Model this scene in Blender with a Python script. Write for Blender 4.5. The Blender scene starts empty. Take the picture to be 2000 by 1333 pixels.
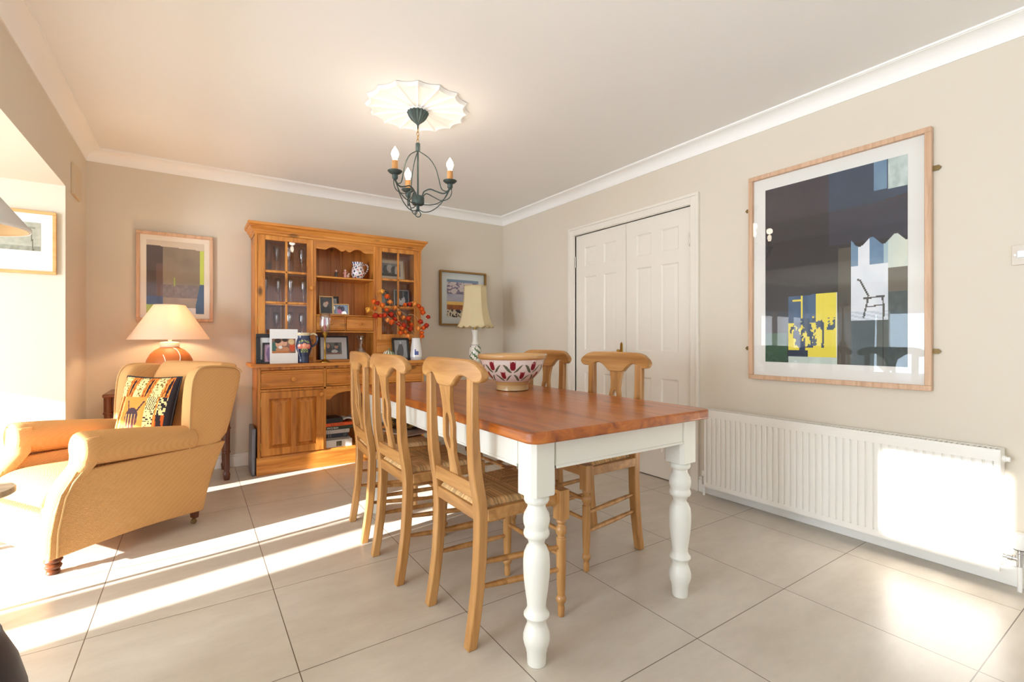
import bpy, math, random
from mathutils import Vector, Matrix
R = math.radians
PI = math.pi
scene = bpy.context.scene
col = scene.collection

def lin(v):
    v = v / 255.0
    return v / 12.92 if v <= 0.04045 else ((v + 0.055) / 1.055) ** 2.4
def C(r, g, b):
    return (lin(r), lin(g), lin(b))

# ------------------------------------------------------------------ camera
cam_data = bpy.data.cameras.new('camera')
cam = bpy.data.objects.new('camera', cam_data)
col.objects.link(cam)
cam.location = (0, 0, 1.06)
cam.rotation_euler = (R(90), 0, R(-33.80))
cam_data.sensor_width = 36.0
cam_data.lens = 926.5 / 2000 * 36.0
cam_data.shift_y = -0.00185
cam_data.clip_start = 0.02
scene.camera = cam

# ------------------------------------------------------------------ world, sun, window light, added fill, exposure
scene.view_settings.view_transform = 'Standard'
scene.view_settings.look = 'None'
scene.view_settings.gamma = 1
scene.view_settings.exposure = 1.14
world = bpy.data.worlds.new('world')
scene.world = world
world.use_nodes = True
bg = world.node_tree.nodes['Background']
bg.inputs['Color'].default_value = (0.80, 0.88, 1.0, 1)
bg.inputs['Strength'].default_value = 0.75

sd = bpy.data.lights.new('sun', 'SUN')
sd.energy = 14.0
sd.color = (1.0, 0.985, 0.98)
sd.angle = R(0.6)
sun = bpy.data.objects.new('sun', sd)
col.objects.link(sun)
sun.rotation_euler = Vector((1, 0.165, -0.288)).to_track_quat('-Z', 'Y').to_euler()
sun.location = (-6, 0, 4)

def area(name, loc, direction, sx, sy, power, color):
    d = bpy.data.lights.new(name, 'AREA')
    d.shape = 'RECTANGLE'; d.size = sx; d.size_y = sy
    d.energy = power; d.color = color
    o = bpy.data.objects.new(name, d); col.objects.link(o)
    o.location = loc
    o.rotation_euler = Vector(direction).to_track_quat('-Z', 'Y').to_euler()
    return o
area('added_rear_fill', (0.55, -3.02, 1.25), (0, 1, 0.45), 4.4, 2.0, 4, (0.77, 0.96, 1.15))  # fill added behind the camera, set at an invented window
area('daylight_left_window', (-3.85, 2.45, 0.80), (1, -.25, 0.25), 1.6, 1.4, 34, (0.77, 0.96, 1.15))
area('added_blind_fill', (-3.53, .80, 1.30), (1, .1, .12), 1.3, 2.0, 74, (0.84, 0.96, 1.09))  # added fill just inside the blind, standing in for a glowing blind
area('daylight_alcove_window', (-2.4, 4.25, 1.05), (0, -1, 0), 1.9, 0.8, 16, (0.97, 0.98, 1.0))
scene.cycles.diffuse_bounces = 6
scene.cycles.max_bounces = 12
scene.cycles.transparent_max_bounces = 16
scene.cycles.sample_clamp_indirect = 6
scene.cycles.caustics_reflective = False
scene.cycles.caustics_refractive = False

# ------------------------------------------------------------------ mesh builder
class B:
    def __init__(s):
        s.v = []; s.f = []; s.c = []; s.m = []; s.cur = None; s.mi = 0
    def add(s, vs, fs, cols=None):
        n = len(s.v)
        s.v += [tuple(p) for p in vs]
        for i, f in enumerate(fs):
            s.f.append([a + n for a in f])
            s.c.append(cols[i] if cols else s.cur)
            s.m.append(s.mi)
        return s
    def box(s, x0, x1, y0, y1, z0, z1):
        if x0 > x1: x0, x1 = x1, x0
        if y0 > y1: y0, y1 = y1, y0
        if z0 > z1: z0, z1 = z1, z0
        return s.add([(x0,y0,z0),(x1,y0,z0),(x1,y1,z0),(x0,y1,z0),(x0,y0,z1),(x1,y0,z1),(x1,y1,z1),(x0,y1,z1)],
                     [(0,3,2,1),(4,5,6,7),(0,1,5,4),(1,2,6,5),(2,3,7,6),(3,0,4,7)])
    def prism(s, pts, a, b, axis='z'):
        n = len(pts)
        def P(p, h):
            if axis == 'z': return (p[0], p[1], h)
            if axis == 'y': return (p[0], h, p[1])
            return (h, p[0], p[1])
        vs = [P(p, a) for p in pts] + [P(p, b) for p in pts]
        fs = [list(range(n - 1, -1, -1)), list(range(n, 2 * n))]
        fs += [(i, (i + 1) % n, n + (i + 1) % n, n + i) for i in range(n)]
        return s.add(vs, fs)
    def loft(s, rings, cap=True, closed=True, colf=None):
        n = len(rings[0]); vs = [p for r in rings for p in r]; fs = []; cs = []
        for i in range(len(rings) - 1):
            for j in range(n if closed else n - 1):
                k = (j + 1) % n
                fs.append((i*n + j, i*n + k, (i+1)*n + k, (i+1)*n + j))
                if colf: cs.append(colf(i, j))
        if cap:
            fs.append(list(range(n - 1, -1, -1))); fs.append([(len(rings)-1)*n + j for j in range(n)])
            if colf: cs += [colf(0, 0), colf(len(rings) - 2, 0)]
        return s.add(vs, fs, cs if colf else None)
    def lathe(s, prof, c=(0,0,0), n=28, cap=True, axis='z', colf=None):
        rings = []
        for r, z in prof:
            ring = []
            for j in range(n):
                t = 2 * PI * j / n
                a, b = r * math.cos(t), r * math.sin(t)
                if axis == 'z': p = (c[0]+a, c[1]+b, c[2]+z)
                elif axis == 'y': p = (c[0]+a, c[1]+z, c[2]+b)
                else: p = (c[0]+z, c[1]+a, c[2]+b)
                ring.append(p)
            rings.append(ring)
        cf = None
        if colf:
            cf = lambda i, j: colf(2*PI*(j+.5)/n, (prof[i][1] + prof[i+1][1]) / 2, (prof[i][0] + prof[i+1][0]) / 2)
        return s.loft(rings, cap, True, cf)
    def tube(s, pts, r, n=8, closed=False, cap=True):
        pts = [Vector(p) for p in pts]; m = len(pts); rings = []
        rr = r if isinstance(r, (list, tuple)) else [r] * m
        up = None
        for i in range(m):
            if closed: t = (pts[(i+1) % m] - pts[i-1])
            else: t = pts[min(i+1, m-1)] - pts[max(i-1, 0)]
            if t.length < 1e-9: t = Vector((0,0,1))
            t.normalize()
            if up is None:
                up = Vector((0,0,1)) if abs(t.z) < .9 else Vector((1,0,0))
            a = up - t * up.dot(t)
            if a.length < 1e-6: a = t.orthogonal()
            a.normalize(); b = t.cross(a); up = a
            rings.append([tuple(pts[i] + (a * math.cos(2*PI*j/n) + b * math.sin(2*PI*j/n)) * rr[i]) for j in range(n)])
        if closed: rings.append(rings[0]); cap = False
        return s.loft(rings, cap)
    def sphere(s, c, rx, ry=None, rz=None, n=14, m=9):
        ry = ry or rx; rz = rz or rx
        rings = []
        for i in range(m + 1):
            p = -PI/2 + PI * i / m
            k = max(math.cos(p), .02)
            rings.append([(c[0] + rx*k*math.cos(2*PI*j/n), c[1] + ry*k*math.sin(2*PI*j/n), c[2] + rz*math.sin(p)) for j in range(n)])
        return s.loft(rings)
    def grid(s, P, nu, nv, colf=None):
        vs = [P(i/nu, j/nv) for j in range(nv+1) for i in range(nu+1)]
        fs = []; cs = []
        for j in range(nv):
            for i in range(nu):
                a = j*(nu+1) + i
                fs.append((a, a+1, a+nu+2, a+nu+1))
                if colf: cs.append(colf((i+.5)/nu, (j+.5)/nv))
        return s.add(vs, fs, cs if colf else None)
    def xf(s, fn, start=0):
        s.v = s.v[:start] + [tuple(fn(*p)) for p in s.v[start:]]
        return s

def smooth_path(pts, k=6):
    out = []
    P = [Vector(p) for p in pts]
    for i in range(len(P) - 1):
        p0 = P[max(i-1, 0)]; p1 = P[i]; p2 = P[i+1]; p3 = P[min(i+2, len(P)-1)]
        for j in range(k):
            t = j / k
            out.append(0.5*((2*p1) + (-p0+p2)*t + (2*p0-5*p1+4*p2-p3)*t*t + (-p0+3*p1-3*p2+p3)*t**3))
    out.append(P[-1])
    return out

def obj(name, b, mat, parent=None, bevel=0, seg=2, label=None, smooth=True, solid=0, subsurf=0, angle=38, kind=None):
    me = bpy.data.meshes.new(name)
    me.from_pydata(b.v, [], b.f)
    mats = mat if isinstance(mat, (list, tuple)) else [mat]
    for m_ in mats: me.materials.append(m_)
    for p, mi in zip(me.polygons, b.m): p.material_index = mi
    if any(c is not None for c in b.c):
        at = me.color_attributes.new(name='Col', type='FLOAT_COLOR', domain='CORNER')
        buf = []
        for p, c in zip(me.polygons, b.c):
            c = c or (1, 1, 1)
            buf += [c[0], c[1], c[2], 1.0] * p.loop_total
        at.data.foreach_set('color', buf)
    me.validate(clean_customdata=False)
    me.update()
    if smooth:
        me.shade_smooth()
        try: me.set_sharp_from_angle(angle=R(angle))
        except Exception: pass
    o = bpy.data.objects.new(name, me)
    col.objects.link(o)
    if parent: o.parent = parent
    if bevel:
        m_ = o.modifiers.new('bevel', 'BEVEL'); m_.width = bevel; m_.segments = seg; m_.limit_method = 'ANGLE'; m_.angle_limit = R(40)
    if solid:
        m_ = o.modifiers.new('solid', 'SOLIDIFY'); m_.thickness = solid; m_.offset = 0
    if subsurf:
        m_ = o.modifiers.new('sub', 'SUBSURF'); m_.levels = subsurf; m_.render_levels = subsurf
    if label: o['label'] = label
    if kind: o['kind'] = kind
    return o

def thing(name, label, cat, loc=(0,0,0), rz=0, group=None, rx=0):
    o = bpy.data.objects.new(name, None); col.objects.link(o)
    o.empty_display_size = 0.05
    o.location = loc; o.rotation_euler = (rx, 0, rz)
    o['label'] = label; o['category'] = cat
    if group: o['group'] = group
    return o
def tag(o, label, cat, group=None):
    o['label'] = label; o['category'] = cat
    if group: o['group'] = group
    return o
def struct(name, b, mat, parent=None, **k):
    o = obj(name, b, mat, parent, **k)
    if parent is None: o['kind'] = 'structure'
    return o
def copy_tree(o, parent=None):
    c = o.copy(); col.objects.link(c)
    if parent: c.parent = parent
    for ch in list(o.children): copy_tree(ch, c)
    return c

# ------------------------------------------------------------------ materials
def newmat(name):
    m = bpy.data.materials.new(name); m.use_nodes = True
    nt = m.node_tree
    return m, nt, nt.nodes['Principled BSDF']
def setp(p, k, v):
    if k in p.inputs: p.inputs[k].default_value = v
def plain(name, c, rough=0.5, metal=0, spec=0.5, emit=None, es=0, coat=0, bump=0, bscale=60, var=0):
    m, nt, p = newmat(name)
    p.inputs['Base Color'].default_value = (*c, 1)
    p.inputs['Roughness'].default_value = rough
    p.inputs['Metallic'].default_value = metal
    setp(p, 'Specular IOR Level', spec)
    if coat: setp(p, 'Coat Weight', coat); setp(p, 'Coat Roughness', .08)
    if emit: setp(p, 'Emission Color', (*emit, 1)); setp(p, 'Emission Strength', es)
    tc = nt.nodes.new('ShaderNodeTexCoord')
    nz = nt.nodes.new('ShaderNodeTexNoise'); nz.inputs['Scale'].default_value = bscale; nz.inputs['Detail'].default_value = 4
    nt.links.new(tc.outputs['Object'], nz.inputs['Vector'])
    if bump:
        bp = nt.nodes.new('ShaderNodeBump'); bp.inputs['Strength'].default_value = bump; bp.inputs['Distance'].default_value = 0.002
        nt.links.new(nz.outputs['Fac'], bp.inputs['Height']); nt.links.new(bp.outputs['Normal'], p.inputs['Normal'])
    if var:
        mx = nt.nodes.new('ShaderNodeMixRGB'); mx.blend_type = 'MULTIPLY'
        rp = nt.nodes.new('ShaderNodeValToRGB')
        rp.color_ramp.elements[0].color = (1-var, 1-var, 1-var, 1); rp.color_ramp.elements[1].color = (1, 1, 1, 1)
        nt.links.new(nz.outputs['Fac'], rp.inputs['Fac'])
        mx.inputs['Fac'].default_value = 1; mx.inputs['Color1'].default_value = (*c, 1)
        nt.links.new(rp.outputs['Color'], mx.inputs['Color2'])
        nt.links.new(mx.outputs['Color'], p.inputs['Base Color'])
    return m
def painted(name, rough=0.5, coat=0, spec=.5):
    m, nt, p = newmat(name)
    a = nt.nodes.new('ShaderNodeAttribute'); a.attribute_name = 'Col'
    nt.links.new(a.outputs['Color'], p.inputs['Base Color'])
    p.inputs['Roughness'].default_value = rough
    setp(p, 'Specular IOR Level', spec)
    if coat: setp(p, 'Coat Weight', coat); setp(p, 'Coat Roughness', .05)
    return m
def wood(name, dark, mid, light, axis='z', scale=1.0, rough=0.38, knots=0.5, coat=0, seed=0):
    m, nt, p = newmat(name); L = nt.links; N = nt.nodes
    tc = N.new('ShaderNodeTexCoord'); mp = N.new('ShaderNodeMapping')
    s = {'x': (1.6, 22, 22), 'y': (22, 1.6, 22), 'z': (22, 22, 1.6)}[axis]
    mp.inputs['Scale'].default_value = [a * scale for a in s]
    mp.inputs['Location'].default_value = (seed * 3.1, seed * 1.7, seed * 2.3)
    L.new(tc.outputs['Object'], mp.inputs['Vector'])
    nz = N.new('ShaderNodeTexNoise'); nz.inputs['Scale'].default_value = 1.0; nz.inputs['Detail'].default_value = 8; nz.inputs['Roughness'].default_value = .62
    nz.inputs['Distortion'].default_value = .6
    L.new(mp.outputs['Vector'], nz.inputs['Vector'])
    rp = N.new('ShaderNodeValToRGB'); e = rp.color_ramp.elements
    e[0].position = .30; e[0].color = (*dark, 1); e[1].position = .72; e[1].color = (*light, 1)
    q = e.new(.50); q.color = (*mid, 1)
    L.new(nz.outputs['Fac'], rp.inputs['Fac'])
    out = rp.outputs['Color']
    if knots:
        mp2 = N.new('ShaderNodeMapping')
        s2 = {'x': (3.2, 7, 7), 'y': (7, 3.2, 7), 'z': (7, 7, 3.2)}[axis]
        mp2.inputs['Scale'].default_value = s2; mp2.inputs['Location'].default_value = (seed*1.3+.4, seed*.7, seed*.9)
        L.new(tc.outputs['Object'], mp2.inputs['Vector'])
        vo = N.new('ShaderNodeTexVoronoi'); vo.inputs['Scale'].default_value = 1.0
        L.new(mp2.outputs['Vector'], vo.inputs['Vector'])
        r2 = N.new('ShaderNodeValToRGB'); e2 = r2.color_ramp.elements
        e2[0].position = .075; e2[0].color = (1-knots,)*3 + (1,); e2[1].position = .17; e2[1].color = (1, 1, 1, 1)
        L.new(vo.outputs['Distance'], r2.inputs['Fac'])
        mx = N.new('ShaderNodeMixRGB'); mx.blend_type = 'MULTIPLY'; mx.inputs['Fac'].default_value = 1
        L.new(out, mx.inputs['Color1']); L.new(r2.outputs['Color'], mx.inputs['Color2'])
        out = mx.outputs['Color']
    L.new(out, p.inputs['Base Color'])
    bp = N.new('ShaderNodeBump'); bp.inputs['Strength'].default_value = .12; bp.inputs['Distance'].default_value = .002
    L.new(nz.outputs['Fac'], bp.inputs['Height']); L.new(bp.outputs['Normal'], p.inputs['Normal'])
    p.inputs['Roughness'].default_value = rough
    if coat: setp(p, 'Coat Weight', coat); setp(p, 'Coat Roughness', .12)
    return m
def glass(name, tint=(1,1,1), rough=0.0, ior=1.45, boost=1.0):
    m = bpy.data.materials.new(name); m.use_nodes = True
    nt = m.node_tree; N = nt.nodes; N.clear(); L = nt.links
    o = N.new('ShaderNodeOutputMaterial'); mx = N.new('ShaderNodeMixShader'); t = N.new('ShaderNodeBsdfTransparent'); g = N.new('ShaderNodeBsdfGlossy')
    t.inputs['Color'].default_value = (*tint, 1); g.inputs['Roughness'].default_value = rough
    g.inputs['Color'].default_value = (1, 1, 1, 1)
    ge = N.new('ShaderNodeNewGeometry'); dt = N.new('ShaderNodeVectorMath'); dt.operation = 'DOT_PRODUCT'
    L.new(ge.outputs['Normal'], dt.inputs[0]); L.new(ge.outputs['Incoming'], dt.inputs[1])
    def M(op, a, b_=None):
        n = N.new('ShaderNodeMath'); n.operation = op
        for i, x in enumerate((a, b_)):
            if x is None: continue
            if isinstance(x, (int, float)): n.inputs[i].default_value = x
            else: L.new(x, n.inputs[i])
        return n.outputs[0]
    f0 = ((ior - 1) / (ior + 1)) ** 2
    q = M('POWER', M('SUBTRACT', 1.0, M('ABSOLUTE', dt.outputs['Value'])), 5.0)
    fr = M('MULTIPLY', M('ADD', M('MULTIPLY', q, 1 - f0), f0), boost); fr.node.use_clamp = True
    L.new(fr, mx.inputs[0]); L.new(t.outputs[0], mx.inputs[1]); L.new(g.outputs[0], mx.inputs[2]); L.new(mx.outputs[0], o.inputs[0])
    return m
def fabric(name, c1, c2, scale=110, bump=.6, rough=.9):
    m, nt, p = newmat(name); N = nt.nodes; L = nt.links
    tc = N.new('ShaderNodeTexCoord')
    def wv(rot):
        mp = N.new('ShaderNodeMapping'); mp.inputs['Rotation'].default_value = rot
        w = N.new('ShaderNodeTexWave'); w.inputs['Scale'].default_value = scale / 3.2; w.bands_direction = 'X'
        w.inputs['Distortion'].default_value = .4
        L.new(tc.outputs['Object'], mp.inputs['Vector']); L.new(mp.outputs['Vector'], w.inputs['Vector']); return w.outputs['Fac']
    a = wv((R(45), R(20), R(45))); b_ = wv((R(-45), R(40), R(-45)))
    mu = N.new('ShaderNodeMath'); mu.operation = 'MULTIPLY'; L.new(a, mu.inputs[0]); L.new(b_, mu.inputs[1])
    rp = N.new('ShaderNodeValToRGB'); rp.color_ramp.elements[0].color = (*c1, 1); rp.color_ramp.elements[1].color = (*c2, 1); rp.color_ramp.elements[1].position = .6
    L.new(mu.outputs[0], rp.inputs['Fac']); L.new(rp.outputs['Color'], p.inputs['Base Color'])
    bp = N.new('ShaderNodeBump'); bp.inputs['Strength'].default_value = bump; bp.inputs['Distance'].default_value = .003
    L.new(mu.outputs[0], bp.inputs['Height']); L.new(bp.outputs['Normal'], p.inputs['Normal'])
    p.inputs['Roughness'].default_value = rough; setp(p, 'Specular IOR Level', .15)
    return m
def shade_mat(name, c, trans=.5):
    m = bpy.data.materials.new(name); m.use_nodes = True
    nt = m.node_tree; N = nt.nodes; N.clear(); L = nt.links
    o = N.new('ShaderNodeOutputMaterial'); mx = N.new('ShaderNodeMixShader'); t = N.new('ShaderNodeBsdfTranslucent'); d = N.new('ShaderNodeBsdfDiffuse')
    t.inputs['Color'].default_value = (*c, 1); d.inputs['Color'].default_value = (*c, 1); mx.inputs[0].default_value = trans
    tc = N.new('ShaderNodeTexCoord'); nz = N.new('ShaderNodeTexNoise'); nz.inputs['Scale'].default_value = 300
    bp = N.new('ShaderNodeBump'); bp.inputs['Strength'].default_value = .1; bp.inputs['Distance'].default_value = .001
    L.new(tc.outputs['Object'], nz.inputs['Vector']); L.new(nz.outputs['Fac'], bp.inputs['Height']); L.new(bp.outputs['Normal'], d.inputs['Normal'])
    L.new(d.outputs[0], mx.inputs[1]); L.new(t.outputs[0], mx.inputs[2]); L.new(mx.outputs[0], o.inputs[0])
    return m
def tile_floor():
    m, nt, p = newmat('stone_tile_floor'); N = nt.nodes; L = nt.links
    tc = N.new('ShaderNodeTexCoord'); sp = N.new('ShaderNodeSeparateXYZ'); L.new(tc.outputs['Object'], sp.inputs[0])
    def M(op, a, b=None, c=None):
        n = N.new('ShaderNodeMath'); n.operation = op
        for i, x in enumerate((a, b, c)):
            if x is None: continue
            if isinstance(x, (int, float)): n.inputs[i].default_value = x
            else: L.new(x, n.inputs[i])
        return n.outputs[0]
    def line(src, off):
        t = M('DIVIDE', M('SUBTRACT', src, off - 60.0), 0.6)
        f = M('FRACT', t)
        dd = M('MINIMUM', f, M('SUBTRACT', 1.0, f))
        return M('MULTIPLY', dd, 0.6), M('FLOOR', t)
    dx, ix = line(sp.outputs[0], 1.478); dy, iy = line(sp.outputs[1], 1.030)
    d = M('MINIMUM', dx, dy)
    g = M('LESS_THAN', d, 0.0016)
    nz = N.new('ShaderNodeTexNoise'); nz.inputs['Scale'].default_value = 2.6; nz.inputs['Detail'].default_value = 9; nz.inputs['Roughness'].default_value = .68
    mp = N.new('ShaderNodeMapping'); mp.inputs['Scale'].default_value = (1, 2.4, 1)
    cb = N.new('ShaderNodeCombineXYZ'); L.new(M('MULTIPLY', ix, 7.3), cb.inputs[0]); L.new(M('MULTIPLY', iy, 3.1), cb.inputs[1])
    va = N.new('ShaderNodeVectorMath'); L.new(tc.outputs['Object'], va.inputs[0]); L.new(cb.outputs[0], va.inputs[1])
    L.new(va.outputs[0], mp.inputs['Vector']); L.new(mp.outputs[0], nz.inputs['Vector'])
    rp = N.new('ShaderNodeValToRGB'); e = rp.color_ramp.elements
    e[0].position = .3; e[0].color = (*C(186, 175, 160), 1); e[1].position = .7; e[1].color = (*C(205, 196, 182), 1)
    L.new(nz.outputs['Fac'], rp.inputs['Fac'])
    mx = N.new('ShaderNodeMixRGB'); L.new(g, mx.inputs['Fac']); L.new(rp.outputs['Color'], mx.inputs['Color1']); mx.inputs['Color2'].default_value = (*C(98, 84, 68), 1)
    L.new(mx.outputs['Color'], p.inputs['Base Color'])
    rr = M('ADD', M('MULTIPLY', nz.outputs['Fac'], .10), .25)
    L.new(rr, p.inputs['Roughness']); setp(p, 'Specular IOR Level', .45)
    return m

M_wall = plain('cream_wall_paint', C(222, 212, 195), .85, bump=.05, bscale=180)
M_alc = plain('pale_cream_wall_paint', C(226, 219, 201), .85, bump=.05, bscale=180)
M_ceil = plain('ceiling_paint', C(243, 241, 238), .9, bump=.04, bscale=150)
M_trim = plain('white_gloss_paint', C(243, 240, 233), .35, bump=.03)
M_door = plain('white_satin_door_paint', C(235, 228, 216), .38, bump=.03, bscale=40)
M_rad = plain('white_radiator_enamel', C(240, 236, 228), .3)
M_cove = plain('white_cornice_plaster', C(250, 248, 244), .7)
M_floor = tile_floor()
M_dark = plain('painted_gap_shade', C(25, 20, 16), .9)  # near-black colour standing in for shade behind the door gaps
pd, pm, pl_ = C(158, 90, 28), C(206, 132, 52), C(226, 158, 76)
M_pz = wood('honey_pine_upright', pd, pm, pl_, 'z', knots=.72)
M_px = wood('honey_pine_level', pd, pm, pl_, 'x', knots=.6, seed=2)
M_pback = wood('honey_pine_boards', C(156, 94, 36), C(196, 124, 52), C(214, 144, 68), 'z', knots=.7, seed=4)
M_chair = wood('pale_oak_chair', C(136, 88, 42), C(176, 126, 70), C(202, 154, 96), 'z', scale=.8, rough=.36, knots=0, seed=5)
M_chairx = wood('pale_oak_rail', C(136, 88, 42), C(176, 126, 70), C(202, 154, 96), 'y', scale=.8, rough=.36, knots=0, seed=6)
M_top = wood('varnished_pine_top', C(118, 54, 12), C(166, 88, 26), C(190, 112, 40), 'y', scale=.9, rough=.30, knots=.55, coat=.15, seed=7)
M_white = plain('cream_furniture_paint', C(222, 219, 208), .38, bump=.03, var=.04, bscale=6)
M_mah = wood('dark_mahogany', C(70, 34, 18), C(105, 55, 28), C(140, 78, 42), 'z', rough=.3, knots=0)
M_mahx = wood('mahogany_top', C(80, 40, 20), C(120, 66, 34), C(150, 88, 48), 'x', rough=.25, knots=0)
M_fab = fabric('gold_waffle_fabric', C(208, 154, 96), C(232, 186, 130), 240, .7)
M_fab2 = fabric('gold_plain_fabric', C(208, 156, 100), C(224, 174, 118), 320, .25)
M_pipe = plain('gold_piping', C(205, 165, 108), .9)
M_verd = plain('verdigris_metal', C(80, 94, 90), .5, metal=.4, var=.45, bscale=70)
M_brass = plain('brass', C(190, 150, 70), .28, metal=1)
M_bronze = plain('dull_bronze', C(128, 104, 62), .5, metal=.5)
M_chrome = plain('chrome', C(210, 210, 210), .15, metal=1)
M_blackm = plain('black_metal', C(30, 28, 28), .4)
M_glass = glass('clear_glass')
M_gglass = glass('cabinet_glass', ior=1.5, boost=.55)
M_crystal = glass('crystal', tint=(.90, .90, .90), ior=1.6, boost=2.2)
M_pglass = glass('picture_glass', ior=1.5, boost=.5)
M_paint = painted('printed_surface', .6)
M_glaze = painted('glazed_pottery', .25, coat=.6)
M_cloth = painted('printed_cloth', .9, spec=.1)
M_rush = painted('woven_rush', .8, spec=.2)
M_black = plain('black_frame_lacquer', C(26, 24, 24), .35)
M_cream = plain('cream_enamel', C(238, 230, 208), .4)
M_paperw = plain('white_card', C(232, 230, 228), .7)
M_bulb = plain('lit_candle_bulb', C(255, 240, 215), .4, emit=(1.0, .86, .66), es=9)
M_candle = plain('candle_sleeve', C(222, 158, 92), .6, var=.3, bscale=60)
M_stem = plain('dry_stem', C(205, 170, 125), .8)
M_blind = shade_mat('roller_blind_fabric', C(205, 200, 190), .25)
M_orangeP = painted('papery_lantern', .7, spec=.2)
M_lightwood = wood('limed_oak_frame', C(190, 150, 118), C(210, 172, 140), C(224, 190, 160), 'z', scale=2, rough=.5, knots=0)
M_lightwood2 = wood('honey_beech_frame', C(205, 150, 88), C(222, 170, 108), C(232, 185, 125), 'x', scale=2, rough=.45, knots=0)
M_gold = plain('dull_gold_frame', C(160, 120, 62), .4, metal=.4, var=.2)

# ------------------------------------------------------------------ room shell
XR, YB, XL, ZC = 2.93, 4.56, -0.65, 2.435
YN = 3.90         # front edge of the nib; alcove far wall
XE = -3.60        # outer wall of the alcove side
ZA = 1.99         # alcove ceiling and opening head
YR = -2.90        # rear wall behind the camera
DY0, DY1, DZ = 2.095, 3.325, 2.012

b = B(); b.box(XE-.3, XR+.3, YR-.3, YB+.3, -.12, 0)
struct('floor', b, M_floor, smooth=False)
b = B(); b.box(XE-.3, XR+.3, YR-.3, YB+.3, ZC, ZC+.15)
struct('ceiling', b, M_ceil, smooth=False)
b = B(); b.box(XL, XR+.2, YB, YB+.2, 0, ZC)
struct('wall_back', b, M_wall, smooth=False)
b = B()
b.box(XR, XR+.2, YR-.2, DY0, 0, ZC); b.box(XR, XR+.2, DY1, YB, 0, ZC); b.box(XR, XR+.2, DY0, DY1, DZ, ZC)
struct('wall_right', b, M_wall, smooth=False)
b = B(); b.box(XR+.16, XR+.2, DY0, DY1, 0, DZ)
struct('wall_cupboard', b, M_dark, smooth=False)  # cupboard back coloured near-black so the door gaps look shaded
b = B()
b.box(XL-.30, XL, YN+.001, YB+.2, 0, ZC)                      # nib
b.box(XL-.28, XL, 1.20, YN+.001, ZA, ZC)                       # beam over the opening
struct('wall_left', b, M_wall, smooth=False)
# alcove far wall with a row of windows
WX0, WX1, WZ0, WZ1 = -3.45, -1.38, .35, 1.93
b = B()
b.box(WX1, XL-.001, YN, YN+.2, 0, ZA); b.box(XE, WX0, YN, YN+.2, 0, ZA)
b.box(WX0, WX1, YN, YN+.2, 0, WZ0); b.box(WX0, WX1, YN, YN+.2, WZ1, ZA)
struct('wall_alcove', b, M_alc, smooth=False)
b = B(); b.box(XE, XL-.28, 1.20, YN+.2, ZA, ZC-.001)
struct('ceiling_alcove', b, M_alc, smooth=False)
# outer left wall: glazed doors (A), unseen opening shaped for the radiator sun patch (B), invented blind window
AY0, AY1, AZ = 1.71, 3.82, 1.93
b = B()
b.box(XE-.2, XE, AY1, YN+.2, 0, ZC); b.box(XE-.2, XE, AY0, AY1, AZ, ZC)
BY0, BY1, BZ0, BZ1 = -.59, -.13, 1.96, 2.40
b.box(XE-.2, XE, BY1, .12, 0, ZC); b.box(XE-.2, XE, 1.48, AY0, 0, ZC); b.box(XE-.2, XE, .12, 1.48, 0, .25); b.box(XE-.2, XE, .12, 1.48, 2.33, ZC); b.box(XE-.2, XE, BY0, BY1, 0, BZ0); b.box(XE-.2, XE, BY0, BY1, BZ1, ZC)
b.box(XE-.2, XE, YR-.2, BY0, 0, ZC)
struct('wall_outer', b, M_alc, smooth=False)
RX0, RX1 = -1.7, 2.75
b = B()
b.box(XE, RX0, YR-.2, YR, 0, ZC); b.box(RX1, XR, YR-.2, YR, 0, ZC); b.box(RX0, RX1, YR-.2, YR, 0, .25); b.box(RX0, RX1, YR-.2, YR, 2.25, ZC)
struct('wall_rear', b, M_wall, smooth=False)

def window(n, axis, p, a0, a1, z0, z1, mull, w=.05, blind=None, th=.06, mw=None):
    """window in a wall plane; axis 'x' = plane X=p, opening runs along Y"""
    root = bpy.data.objects.new('window_%d' % n, None); col.objects.link(root); root['kind'] = 'structure'
    f = B(); g = B()
    def bx(bb, u0, u1, d0, d1, q0, q1):
        if axis == 'x': bb.box(p+d0, p+d1, u0, u1, q0, q1)
        else: bb.box(u0, u1, p+d0, p+d1, q0, q1)
    bx(f, a0, a1, -th/2, th/2, z1-w, z1); bx(f, a0, a1, -th/2, th/2, z0, z0+w)
    bx(f, a0, a0+w, -th/2, th/2, z0, z1); bx(f, a1-w, a1, -th/2, th/2, z0, z1)
    for q in mull:
        ww = mw if mw else w
        bx(f, q-ww/2, q+ww/2, -th/2+.002, th/2-.002, z0, z1)
    bx(g, a0+.01, a1-.01, -.004, .004, z0+.01, z1-.01)
    obj('window_frame', f, M_trim, root, smooth=False)
    obj('pane', g, M_glass, root, smooth=False)
    if blind:
        d, zb = blind
        bb = B(); bx(bb, a0+.01, a1-.01, d-.003, d+.003, zb, z1-.01); 
        obj('blind', bb, M_blind, root, smooth=False)
    return root
window(1, 'x', XE-.05, AY0, AY1, 0.0, AZ, [2.025, 3.1], w=.03, blind=(.06, 1.515), mw=.165)
window(2, 'y', YN+.06, WX0, WX1, WZ0, WZ1, [-2.93, -2.41, -1.89], w=.06, blind=(-.045, 1.50))
window(3, 'x', XE-.05, BY0, BY1, BZ0, BZ1, [], w=.015)  # unseen opening, sized to throw the sun patch on the radiator
window(5, 'x', XE-.05, .12, 1.48, .25, 2.33, [], blind=(.04, .27))  # invented window with lowered blind, added for soft light from the left
window(4, 'y', YR-.05, RX0, RX1, .25, 2.25, [-.6, .5, 1.6])  # invented rear window, added to let in ambient fill

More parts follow.
